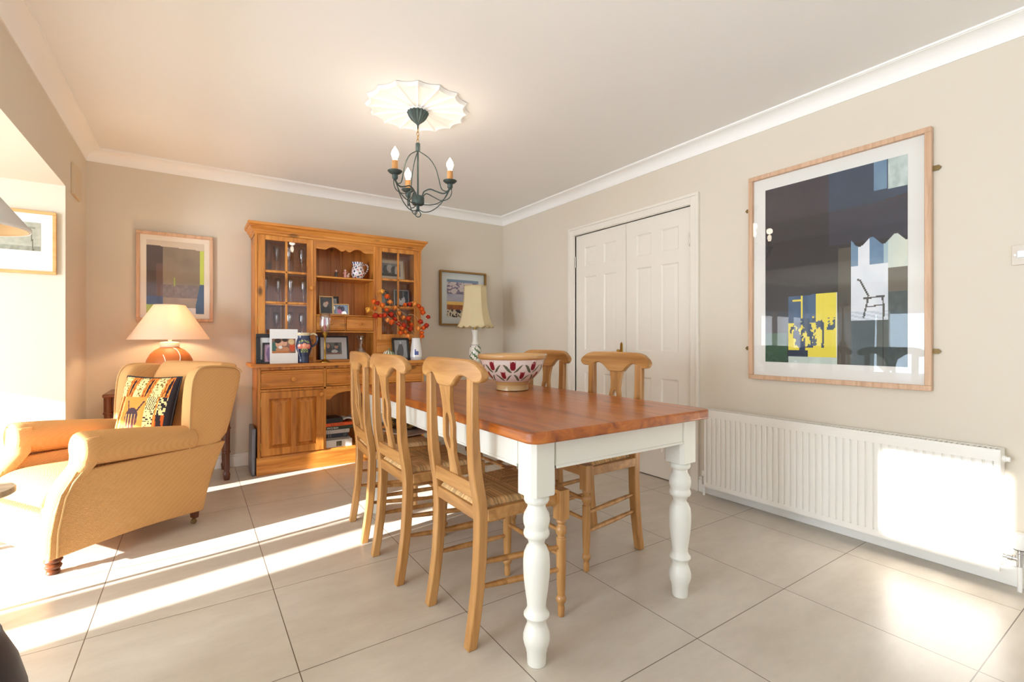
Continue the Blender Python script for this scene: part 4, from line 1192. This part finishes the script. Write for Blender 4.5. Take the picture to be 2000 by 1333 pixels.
# books in the lower opening
def text_mesh(s, size, mat, parent, loc, rot, name='lettering', ext=.0002):
    cu = bpy.data.curves.new('t', 'FONT'); cu.body = s; cu.size = size; cu.extrude = ext; cu.align_x = 'LEFT'
    tmp = bpy.data.objects.new('t', cu); col.objects.link(tmp)
    dg = bpy.context.evaluated_depsgraph_get()
    me = bpy.data.meshes.new_from_object(tmp.evaluated_get(dg))
    bpy.data.objects.remove(tmp)
    o = bpy.data.objects.new(name, me); me.materials.clear(); me.materials.append(mat); col.objects.link(o)
    o.parent = parent; o.location = loc; o.rotation_euler = rot
    return o
M_pages = plain('book_pages', C(225, 215, 195), .8)
books = [('thick white book with a small dark picture on its spine, bottom of the stack', .142, .062, .215, .916, C(228, 226, 222), None, None),
         ('grey-brown book second from the bottom of the stack', .2045, .020, .185, .918, C(128, 122, 118), None, None),
         ('dark blue cloth-bound book in the middle of the stack', .225, .032, .175, .925, C(44, 50, 66), None, None),
         ('silver-grey paperback book above the dark blue one', .2575, .034, .195, .916, C(186, 178, 176), None, None),
         ('dark green book with white capital lettering on its spine', .292, .027, .225, .914, C(48, 56, 38), 'SPICE BOX', C(240, 238, 228)),
         ('bright orange book with dark lettering on its spine', .3195, .028, .225, .915, C(226, 92, 36), 'REAL CURRY', C(96, 30, 14))]
for lab, z, th, w, x0, cc, tx, tc_ in books:
    t = thing('book', lab, 'book', (x0, 4.180, z), R(random.Random(lab).uniform(-2, 2)), 'books stacked in the dresser opening')
    m_ = plain('book_cover', cc, .5)
    b = B(); b.box(0, w, 0, .24, 0, .003); b.box(0, w, 0, .24, th-.003, th); b.box(0, w, 0, .003, 0, th); obj('cover', b, m_, t, bevel=.0008)
    b = B(); b.box(.002, w-.003, .003, .237, .003, th-.003); obj('pages', b, M_pages, t, smooth=False)
    if tx: text_mesh(tx, th*.72, plain('spine_lettering', tc_, .6), t, (.012 if 'SPICE' in tx else .040, -.0006, th*.24), (R(90), 0, 0))
    if 'small dark picture' in lab:
        b = B(); b.grid(lambda u, v: (.085+.045*u, -.0008, .008+.042*v), 12, 12, lambda u, v: mix(C(40, 38, 36), C(130, 124, 100), fbm(u*5, v*5, 2))); obj('spine_picture', b, M_paint, t, smooth=False)
    if 'dark blue' in lab:
        mg = plain('spine_gilt', C(150, 140, 120), .5)
        for xx in (.012, .03, .14, .155):
            b = B(); b.box(xx, xx+.003, -.0008, 0, .004, th-.004); obj('spine_band', b, mg, t, smooth=False)
t = thing('magazine', 'dark magazine with red markings lying on top of the book stack', 'magazine', (.918, 4.185, .3480), R(3))
b = B(); b.box(0, .14, 0, .2, 0, .038); obj('cover', b, plain('dark_magazine_cover', C(34, 26, 26), .4), t, bevel=.001)
t = thing('magazine', 'pale crumpled magazine on top of the book stack, right of the dark one', 'magazine', (1.062, 4.190, .3480), R(-4))
b = B(); b.grid(lambda u, v: (.13*u, .2*v, .02+.014*math.sin(u*5+v*3)), 12, 12); obj('cover', b, plain('pale_magazine_cover', C(190, 184, 182), .4), t, solid=.012)

# ------------------------------------------------------------------ slab leaning by the dresser
t = thing('folded_tray', 'slim grey metal slab leaning between the wall and the dresser', 'panel', (.376, 4.27, 0), 0)
b = B(); b.box(-.010, .012, -.12, .16, .002, .365); b.xf(lambda x, y, z: (x + .018*z, y, z)); obj('slab', b, plain('grey_metal', C(120, 120, 126), .35, metal=.5), t, bevel=.004)
b = B(); b.box(.0125, .0155, -.118, .158, .004, .362); b.xf(lambda x, y, z: (x + .018*z, y, z)); obj('rim', b, M_blackm, t)

# ------------------------------------------------------------------ side table and terracotta lamp
t = thing('side_table', 'dark wood side table with ringed legs behind the armchair', 'table', (-.14, 4.34, 0))
b = B(); b.box(-.37, .37, -.21, .20, .668, .690); obj('tabletop', b, M_mahx, t, bevel=.006)
b = B(); b.box(-.345, .345, -.185, -.168, .585, .668); b.box(-.345, .345, .158, .175, .585, .668); b.box(-.345, -.33, -.185, .175, .585, .668); b.box(.33, .345, -.185, .175, .585, .668)
for x in (-.2, -.05, .1, .25): b.box(x-.003, x+.003, -.187, -.184, .59, .665)
obj('apron', b, M_mah, t, bevel=.002)
for sx in (-1, 1):
    for y in (-.181, .171):
        b = B(); b.lathe([(.018, 0), (.022, .02), (.024, .045), (.018, .06), (.017, .07), (.019, .08), (.020, .20), (.025, .205), (.025, .215), (.021, .22), (.022, .38), (.027, .385), (.027, .395), (.022, .40), (.023, .55), (.028, .555), (.028, .565), (.024, .57), (.024, .668)], (sx*.342, y, 0), 16); obj('leg', b, M_mah, t)
lp = thing('table_lamp', 'lit terracotta ball lamp with wide cream cone shade behind the armchair', 'lamp', (-.149, 4.268, .6905))
b = B(); b.lathe([(.07, 0), (.075, .01), (.10, .04), (.130, .09), (.143, .14), (.145, .18), (.138, .22), (.118, .26), (.090, .29), (.060, .308), (.055, .312)], n=48)
tm = plain('terracotta', C(190, 112, 54), .5, var=.25, bscale=9, bump=.1); obj('base', b, tm, lp)
b = B(); b.lathe([(.055, .310), (.060, .318), (.060, .340), (.056, .346), (.040, .350), (.012, .352), (.010, .40)], n=32); obj('neck', b, M_cream, lp)
b = B(); b.lathe([(.246, .366), (.247, .370), (.097, .614), (.095, .618)], n=64, cap=False); obj('lamp_shade', b, shade_mat('cream_lamp_shade', C(244, 228, 210), .4), lp, solid=.0015)
b = B(); b.tube(smooth_path([(.012, -.045, .31), (.045, -.085, .29), (.065, -.115, .24), (.055, -.14, .18), (.05, -.13, .10)], 6), .003, 8); b.tube(smooth_path([(-.035, -.120, .26), (-.022, -.135, .22), (-.018, -.146, .17), (-.02, -.14, .12)], 6), .003, 8); obj('cord', b, M_trim, lp)
b = B(); b.sphere((0, 0, .44), .03); obj('bulb', b, M_bulb, lp)
pt = bpy.data.lights.new('table_lamp_light', 'POINT'); pt.energy = 3.4; pt.color = (1, .66, .38); pt.shadow_soft_size = .04
po = bpy.data.objects.new('table_lamp_light', pt); col.objects.link(po); po.location = (-.149, 4.268, .6905+.49)

# ------------------------------------------------------------------ cream lamp in the corner on a small table
LX, LY = 2.335, 4.153
t = thing('side_table', 'small reddish wood side table under the cream lamp in the corner', 'table', (LX, LY, 0))
b = B(); b.prism(rrect(-.22, .22, -.20, .20, .03), .60, .622); obj('tabletop', b, M_mahx, t, bevel=.005)
for sx in (-1, 1):
    for sy in (-1, 1):
        b = B(); b.lathe([(.012, 0), (.016, .02), (.018, .30), (.022, .60)], (sx*.18, sy*.16, 0), 14); obj('leg', b, M_mah, t)
b = B(); b.box(-.18, .18, -.165, -.150, .54, .60); b.box(-.18, .18, .150, .165, .54, .60); b.box(-.185, -.17, -.16, .16, .54, .60); b.box(.17, .185, -.16, .16, .54, .60); obj('apron', b, M_mah, t)
lp = thing('table_lamp', 'cream panelled lamp with ivy-painted china base in the far corner', 'lamp', (LX, LY, .6225))
def lvc(tt, z, r):
    if .20 < z < .37:
        v = math.sin(tt*3+z*40)*math.sin(z*55+tt*2)
        if v > .62: return C(84, 112, 70)
        if abs(math.sin(tt*2-z*24)) < .08: return C(84, 60, 56)
        if v < -.75: return C(110, 80, 96)
    if .375 < z < .382 or .190 < z < .197: return C(70, 84, 76)
    return C(236, 232, 222)
b = B(); b.lathe(dens([(.062, 0), (.066, .008), (.062, .03), (.050, .05), (.040, .075), (.036, .10), (.046, .15), (.050, .18), (.040, .195), (.048, .215), (.058, .26), (.062, .31), (.056, .35), (.044, .372), (.040, .385), (.030, .41), (.026, .45), (.030, .50), (.040, .53), (.02, .535)], 3), n=90, colf=lvc); obj('base', b, M_glaze, lp)
b = B(); b.lathe([(.010, .53), (.008, .60)], n=10); obj('fitting', b, M_brass, lp)
b = B(); n = 96; rings = []
for q in range(13):
    v = q/12; zz = .566 + .402*v
    rr = .190 - .075*v**.55 - .012*math.sin(PI*v)
    ring = []
    for j in range(n):
        tt = 2*PI*j/n; k8 = (tt*8/(2*PI)) % 1
        r_ = rr * math.cos(PI/8)/math.cos((k8-.5)*2*PI/8) if True else rr
        dz = -.016*abs(math.sin(PI*k8*2)) if q == 0 else 0
        ring.append((r_*math.cos(tt), r_*math.sin(tt), zz + dz))
    rings.append(ring)
b.loft(rings, cap=False); obj('lamp_shade', b, shade_mat('ivory_fabric_shade', C(238, 224, 186), .3), lp, solid=.002, angle=20)
b = B()
for zz in (0, 12):
    b.tube(rings[zz], .0035, 6, closed=True)
obj('shade_trim', b, plain('tan_braid', C(200, 176, 128), .8), lp)

# ------------------------------------------------------------------ armchair
ac = thing('armchair', 'gold waffle-fabric wing armchair with rolled arms on short turned legs', 'armchair', (-.518, 2.876, 0), math.atan2(.55, .835))
WD = .70
def ufr(z):
    pts = [(.06, -.016), (.08, -.018), (.196, -.014), (.34, .013), (.40, .040), (.47, .095), (.55, .100), (.64, .105)]
    for (z0, u0), (z1, u1) in zip(pts, pts[1:]):
        if z <= z1: return u0 + (u1-u0)*max(0, (z-z0)/(z1-z0))
    return pts[-1][1]
def ubk(z):
    pts = [(.07, .672), (.086, .674), (.292, .722), (.423, .800), (.555, .837), (.858, .914)]
    for (z0, u0), (z1, u1) in zip(pts, pts[1:]):
        if z <= z1: return u0 + (u1-u0)*max(0, (z-z0)/(z1-z0))
    return pts[-1][1]
for side in (0, 1):
    fy = (lambda k: k) if side == 0 else (lambda k: WD - k)
    # lower side panel
    b = B(); n = 26; rings = []
    for i in range(n+1):
        tt = i/n; ring = []
        for k, z in [(0, None), (0, .18), (0, .28), (0, .36), (0, .45), (.10, .45), (.12, .36), (.12, .25), (.12, None)]:
            zz = z if z is not None else (.078 + .014*math.sin(PI*tt)*1.2)
            u = ufr(zz)*(1-tt) + ubk(zz)*tt
            bul = .006*math.sin(PI*tt)*(1 if k == 0 else 0)
            ring.append((u, fy(k - bul), zz))
        rings.append(ring if side == 0 else ring[::-1])
    b.loft(rings); obj('side_panel', b, M_fab, ac, bevel=.006)
    # arm roll
    b = B(); rings = []
    for i in range(25):
        tt = i/24; u = .100 + (.63-.100)*tt
        top = .626 - .058*tt**1.4; bot = .462 - .028*tt**.7
        cz, hz = (top+bot)/2, (top-bot)/2
        w = .080 - .006*tt
        if i == 0: w *= .90; hz *= .92
        ring = []
        for j in range(24):
            a = 2*PI*j/24
            kk = .045 + w*math.cos(a)*(1.0 if math.cos(a) < 0 else 1.02)
            zz = cz + hz*math.sin(a)
            uu = u - (.020*(1-math.sin(a))*0)
            ring.append((uu, fy(kk), zz))
        rings.append(ring if side == 0 else ring[::-1])
    b.loft(rings)
    # scroll front running down into the leg
    fr = [(.545, .080, .070), (.47, .062, .068), (.40, .050, .060), (.34, .050, .058), (.25, .052, .058), (.16, .05, .055), (.08, .05, .052)]
    obj('armrest', b, M_fab, ac, bevel=.012, seg=3)
    b = B(); rings = []
    for i in range(25):
        z = .085 + (.60-.085)*i/24
        if z > .5: w = .068
        else: w = .056 + .012*max(0, (z-.35)/.15)
        kc = .058 if z < .42 else .058 - .013*(z-.42)/.18
        u = ufr(z)
        ring = []
        for j in range(14):
            a = PI*j/13
            ring.append((u + .03 - .042*math.sin(a)*.95, fy(kc - w*math.cos(a)), z))
        ring += [(u+.06, fy(kc+w), z), (u+.06, fy(kc-w), z)]
        rings.append(ring if side == 0 else ring[::-1])
    b.loft(rings); obj('arm_front', b, M_fab, ac)
    # piping
    b = B(); pp = []
    for i in range(20):
        z = .085 + (.46-.085)*i/19; pp.append((ufr(z)+.028, fy(-.004), z))
    for i in range(15):
        a = R(-95 - 190*i/14 + 0); 
        pp.append((.102, fy(.045 + .084*math.cos(a)*1), .545 + .082*math.sin(a)))
    b.tube(smooth_path(pp[:20], 2), .0045, 8)
    obj('piping', b, M_pipe, ac)
    # wing
    b = B(); out = [(.590, .43), (.590, .55), (.594, .68), (.604, .80), (.618, .855), (.642, .890), (.680, .906), (.760, .905), (.840, .896), (.890, .882), (.914, .858), (.905, .80), (.870, .68), (.837, .555), (.803, .43)]
    cu_, cz_ = .73, .66
    rings = []
    for k, sc in ((-.004, .955), (.004, .985), (.016, 1.0), (.050, 1.0), (.075, .985), (.088, .93)):
        ring = [((u-cu_)*sc+cu_, fy(k), (z-cz_)*sc+cz_) for u, z in out]
        rings.append(ring if side == 1 else ring[::-1])
    b.loft(rings); obj('wing', b, M_fab2 if side == 0 else M_fab, ac, subsurf=1, angle=60)
    b = B(); pp = [((u-cu_)*.985+cu_, fy(-.002), (z-cz_)*.985+cz_) for u, z in out[:11]]
    b.tube(smooth_path(pp, 3), .004, 8); obj('piping', b, M_pipe, ac)
# back rest
b = B(); rings = []
sec = [(.36, .640, .810), (.45, .650, .815), (.55, .665, .838), (.65, .685, .862), (.75, .715, .885), (.83, .745, .905), (.88, .772, .922), (.912, .80, .925), (.926, .83, .90)]
for z, u0, u1 in sec:
    ring = []
    for j in range(14):
        k = .075 + (WD-.15)*j/13; ring.append((u0 + .03*(2*j/13-1)**2 - .012, k, z))
    for j in range(13, -1, -1):
        k = .03 + (WD-.06)*j/13; ring.append((u1, k, z - (.0 if z < .8 else .012)))
    rings.append(ring)
b.loft(rings); obj('backrest', b, M_fab2, ac, subsurf=1, angle=60)
b = B(); rings = []
for z in (.09, .20, .30, .43):
    rings.append([(ubk(z)-.05, .02, z), (ubk(z)-.05, WD-.02, z), (ubk(z)+.004, WD-.02, z), (ubk(z)+.004, .02, z)])
b.loft(rings); obj('rear_panel', b, M_fab2, ac)
# seat
b = B(); rings = []
for i in range(25):
    k = .095 + (WD-.19)*i/24; e = min(i, 24-i)/24
    dome = .012*math.sin(PI*i/24) - (.012 if i in (0, 24) else 0)
    rings.append([(.69, k, .27), (.69, k, .385+dome), (.50, k, .392+dome), (.30, k, .397+dome), (.16, k, .400+dome), (.09, k, .394+dome), (.04, k, .374+dome), (.008, k, .340+dome*.5), (-.004, k, .300), (.0, k, .270)])
b.loft(rings); obj('seat_cushion', b, M_fab, ac, subsurf=1, angle=60)
b = B(); b.box(-.012, .68, .08, WD-.08, .085, .272); obj('seat_base', b, M_fab, ac, bevel=.015, seg=3)
for k in (.055, WD-.055):
    b = B(); b.lathe([(.022, 0), (.026, .006), (.024, .016), (.015, .020), (.028, .026), (.031, .036), (.026, .044), (.018, .047), (.030, .053), (.034, .062), (.030, .070), (.030, .095)], (.022, k, 0), 24); obj('front_leg', b, M_mah, ac)
    b = B(); b.prism([(.640, .095), (.675, .095), (.668, .034), (.645, .034)], k-.020, k+.020, 'y')
    lg = obj('rear_leg', b, M_mah, ac, bevel=.002)
    b = B(); b.lathe([(.013, -.009), (.013, .009)], (.652, k, .0135), 16, axis='y'); b.lathe([(.008, .014), (.010, .030), (.014, .036)], (.655, k, 0), 12); obj('castor', b, M_bronze, lg)

# cushion
def cuc(u, v):
    x, y = u, v
    org, crm, drk, rust = C(226, 132, 58), C(222, 198, 140), C(46, 40, 44), C(178, 84, 34)
    if x > .93 or y > .985: return drk
    if y > .70:
        ph = (x*3.1 + (y-.7)*-.25) % 1
        if ph < .50:
            return mix(crm, C(120, 96, 50), 1 if hsh(math.floor(x*60), math.floor(y*60), 1) > .72 else 0)
        q = abs(ph-.75)
        s_ = math.sin((y-.70)/.285*PI)
        if q < .055*s_+.01: return drk
        if .13 < q < .165: return C(110, 60, 34)
        return org if hsh(math.floor(x*40), math.floor(y*30), 2) > .2 else rust
    if .20 < x < .62:
        # dark beetle-like motif
        dx, dy = (x-.40)/.13, (y-.40)/.15
        if dx*dx+dy*dy < 1:
            if dy < .35 and math.sin(dx*14) > .45: return C(222, 160, 96)
            return mix(C(64, 58, 66), C(128, 74, 60), fbm(x*20, y*20, 4) if dy < 0 else .1)
        if abs((x-.53)-(y-.56)*.7) < .018 and .50 < y < .64: return C(70, 60, 60)
        if abs((x-.31)+(y-.56)*.4) < .012 and .50 < y < .64: return C(70, 60, 60)
        if .08 < y < .28 and abs(x-.40) < .15 and fbm(x*16, y*16, 6) > .5: return C(120, 74, 62)
        return mix(org, C(236, 150, 76), fbm(x*6, y*6, 5))
    if x >= .62 and x < .78:
        if y > .52: return drk if math.sin(x*200-y*60) > .35 else crm
        return drk if (hsh(math.floor(x*45), math.floor(y*38), 7) > .62 and (y*38) % 1 > .4) else crm
    if x >= .78: 
        if abs(x-.80) < .012: return org
        if y > .45: return drk if hsh(math.floor(x*50), math.floor(y*50), 8) > .6 else crm
        return mix(rust, drk, 1 if abs(x-.865-.02*math.sin(y*9)) < .035 else 0)
    s_ = math.sin(x*62 + math.sin(y*7)*1.2)
    if s_ > .55: return C(120, 66, 40)
    if s_ < -.75: return C(222, 190, 130)
    return org
b = B()
def cush(sgn):
    def P(u, v):
        e = max(0, math.sin(PI*u)*math.sin(PI*v))**.42
        x = (u-.5)*.375*(1-.05*math.sin(PI*v)); z = (v)*.42 ; z = .21 + (z-.21)*(1-.05*math.sin(PI*u))
        return (x, sgn*.062*e, z)
    return P
b.grid(cush(-1), 90, 90, cuc)
k0 = len(b.f); b.grid(lambda u, v: cush(1)(1-u, v), 30, 30, lambda u, v: C(44, 38, 42))
cu = thing('cushion', 'orange and black patterned square cushion propped in the armchair', 'cushion', (0, 0, 0))
obj('cover', b, M_cloth, cu)
b = B(); F_ = cush(-1); per = [F_(i/20, 0) for i in range(20)] + [F_(1, i/20) for i in range(20)] + [F_(1-i/20, 1) for i in range(20)] + [F_(0, 1-i/20) for i in range(20)]
b.tube(per, .004, 8, closed=True); obj('piping', b, plain('black_piping', C(30, 28, 30), .7), cu)
# local frame: cushion x -> armchair -k, front(-y) -> -u ; leans back
rot = Matrix.Rotation(math.atan2(.55, .835), 4, 'Z')
Mloc = Matrix.Translation((-.518, 2.876, 0)) @ rot @ Matrix.Translation((.520, .330, .432)) @ Matrix.Rotation(R(-77), 4, 'Z') @ Matrix.Rotation(R(-14), 4, 'X')
cu.matrix_world = Mloc

# ------------------------------------------------------------------ radiator
rd = thing('radiator', 'long white ribbed panel radiator under the large framed print', 'radiator', (2.87, 1.22, 0))
def RW(b): return b.xf(lambda x, y, z: (x-2.87, y-1.22, z))
Y0, Y1, Z0, Z1 = .52, 1.92, .075, .590
b = B(); XF = 2.828
b.box(XF+.010, XF+.018, Y0, Y1, Z0, Z1-.012)
b.box(XF+.001, XF+.010, Y0, Y1, Z1-.05, Z1-.012); b.box(XF+.001, XF+.010, Y0, Y1, Z0, Z0+.030)
b.box(XF+.001, XF+.010, Y0, Y0+.018, Z0+.030, Z1-.05); b.box(XF+.001, XF+.010, Y1-.018, Y1, Z0+.030, Z1-.05)
prof = [(XF+.010, Y0+.016)]
nr = 41; pitch = (Y1-Y0-.036)/nr
for i in range(nr):
    y = Y0+.018+pitch*i
    prof += [(XF+.0085, y+.001), (XF+.0030, y+.0030), (XF+.0008, y+.006), (XF+.0004, y+.010), (XF+.0004, y+pitch-.010), (XF+.0008, y+pitch-.006), (XF+.0030, y+pitch-.0030), (XF+.0085, y+pitch-.001)]
prof += [(XF+.010, Y1-.016)]
b.prism([(p[0], p[1]) for p in prof][::-1], Z0+.0302, Z1-.0502, 'z')
obj('front_panel', RW(b), M_rad, rd, angle=25)
b = B(); b.box(2.895, 2.905, Y0, Y1, Z0, Z1-.012); obj('rear_panel', RW(b), M_rad, rd)
for ya in (Y0-.002, Y1):
    b = B(); b.box(XF+.006, 2.905, ya, ya+.002, Z0+.02, Z1); obj('side_cover', RW(b), M_rad, rd)
b = B(); b.box(XF+.004, XF+.012, Y0, Y1, Z1-.012, Z1); b.box(2.897, 2.905, Y0, Y1, Z1-.012, Z1)
k = int((Y1-Y0)/.0185)
for i in range(k+1): b.box(XF+.008, 2.900, Y0+i*.0185, Y0+i*.0185+.008, Z1-.008, Z1-.002)
obj('top_grille', RW(b), M_rad, rd)
b = B()
for i in range(60): b.box(2.846, 2.892, Y0+.02+i*.023, Y0+.024+i*.023, Z0+.04, Z1-.04)
obj('fins', RW(b), plain('radiator_fins', C(200, 196, 188), .6), rd)
b = B(); b.lathe([(.010, -.0), (.010, .012), (.014, .014), (.014, .024)], (2.865, Y0-.026, Z1-.04), 12, axis='y'); obj('bleed_valve', RW(b), M_trim, rd)
vz = .135
b = B(); b.lathe([(.008, 0), (.008, vz-.02)], (2.875, .468, 0), 12); obj('pipe', RW(b), M_trim, rd)
b = B(); b.lathe([(.011, -.03), (.011, .005), (.014, .006), (.014, .022), (.011, .024), (.015, .028), (.015, .040)], (2.875, .468, vz), 14)
b.lathe([(.009, 0), (.009, .02), (.012, .022), (.012, .036), (.007, .038), (.007, .055)], (2.875, .468, vz), 12, axis='y')
vb = obj('valve_body', RW(b), M_chrome, rd)
b = B(); b.lathe([(.016, .040), (.022, .046), (.024, .060), (.024, .100), (.018, .112), (.006, .114)], (2.875, .468, vz), 24); obj('thermostat_head', RW(b), M_trim, vb)
b = B(); b.lathe([(.019, .040), (.019, .047)], (2.875, .468, vz), 24); obj('collar', RW(b), M_blackm, vb)
b = B(); b.lathe([(.008, 0), (.008, .075)], (2.880, 1.955, 0), 12); b.lathe([(.013, .13), (.015, .135), (.015, .165), (.010, .168)], (2.880, 1.955, 0), 14); obj('pipe', RW(b), M_trim, rd)
b = B(); b.lathe([(.012, .075), (.012, .13)], (2.880, 1.955, 0), 14); b.lathe([(.009, -.03), (.009, 0)], (2.880, 1.955, .10), 12, axis='y'); obj('lockshield_valve', RW(b), M_chrome, rd)

# ------------------------------------------------------------------ switch and wall grille
sw = thing('light_switch', 'clear-edged light switch on the right wall at the picture edge', 'switch', (2.93, .458, 1.42))
b = B(); b.box(-.006, 0, -.043, .043, -.043, .043); obj('plate', b, plain('switch_plate', C(212, 200, 184), .3), sw, bevel=.002)
b = B(); b.box(-.011, -.006, -.012, .026, -.013, .017); obj('rocker', b, plain('switch_rocker', C(236, 238, 244), .3), sw, bevel=.002)
b = B(); b.lathe([(.004, 0), (.004, -.003)], (-.005, .032, 0), 12, axis='x'); obj('screw', b, M_chrome, sw)
b = B(); b.box(XL, XL+.018, 4.050, 4.275, 1.985, 2.185); o = obj('wall_box', b, plain('cream_plastic', C(214, 196, 168), .6), bevel=.003)
tag(o, 'flat cream rectangular panel high on the left wall next to the back corner', 'wall panel')

# ------------------------------------------------------------------ foreground objects at the left edge
LPX, LPY = -.71, 2.54
st = thing('small_table', 'small round wooden table at the left edge in front of the armchair', 'table', (LPX, LPY, 0))
b = B(); b.lathe([(.02, .476), (.138, .476), (.146, .482), (.146, .496), (.142, .502), (.02, .502)], n=64); obj('tabletop', b, wood('weathered_wood', C(150, 126, 100), C(190, 166, 136), C(216, 192, 160), 'x', knots=0), st)
M_plum = plain('plum_wood_leg', C(120, 84, 110), .5)
for k in range(3):
    a = R(-35 + 120*k)
    b = B(); b.tube([(.10*math.cos(a), .10*math.sin(a), .478), (.085*math.cos(a), .085*math.sin(a), .25), (.10*math.cos(a), .10*math.sin(a), .0)], [.016, .014, .011], 12); obj('leg', b, M_plum, st)
fl = thing('table_lamp', 'foreground lamp with white cone shade cut off by the left edge', 'lamp', (LPX, LPY, .5025))
b = B(); b.lathe([(.07, 0), (.075, .015), (.04, .03), (.03, .06), (.06, .16), (.085, .28), (.080, .40), (.045, .50), (.018, .54), (.012, .60), (.010, 1.02)], n=40); obj('base', b, M_cream, fl)
zo = -.5025
b = B(); b.lathe([(.186, 1.470+zo), (.186, 1.478+zo), (.070, 1.640+zo)], n=72, cap=False); obj('lamp_shade', b, shade_mat('white_lamp_shade', C(246, 244, 240), .45), fl, solid=.003)
b = B(); b.lathe([(.1805, 1.4705+zo), (.1815, 1.478+zo), (.067, 1.637+zo)], n=72, cap=False); obj('shade_lining', b, plain('tan_lining', C(196, 158, 108), .8), fl, solid=.001)
po_ = thing('planter', 'dark charcoal rounded pot at the bottom left corner of the floor', 'pot', (-.478, 1.523, 0))
b = B(); b.lathe([(.09, 0), (.12, .01), (.155, .08), (.165, .18), (.158, .26), (.142, .33), (.124, .375), (.118, .39), (.116, .40), (.106, .40), (.10, .36), (.02, .05)], n=40); obj('body', b, plain('charcoal_pot', C(52, 46, 50), .45), po_)
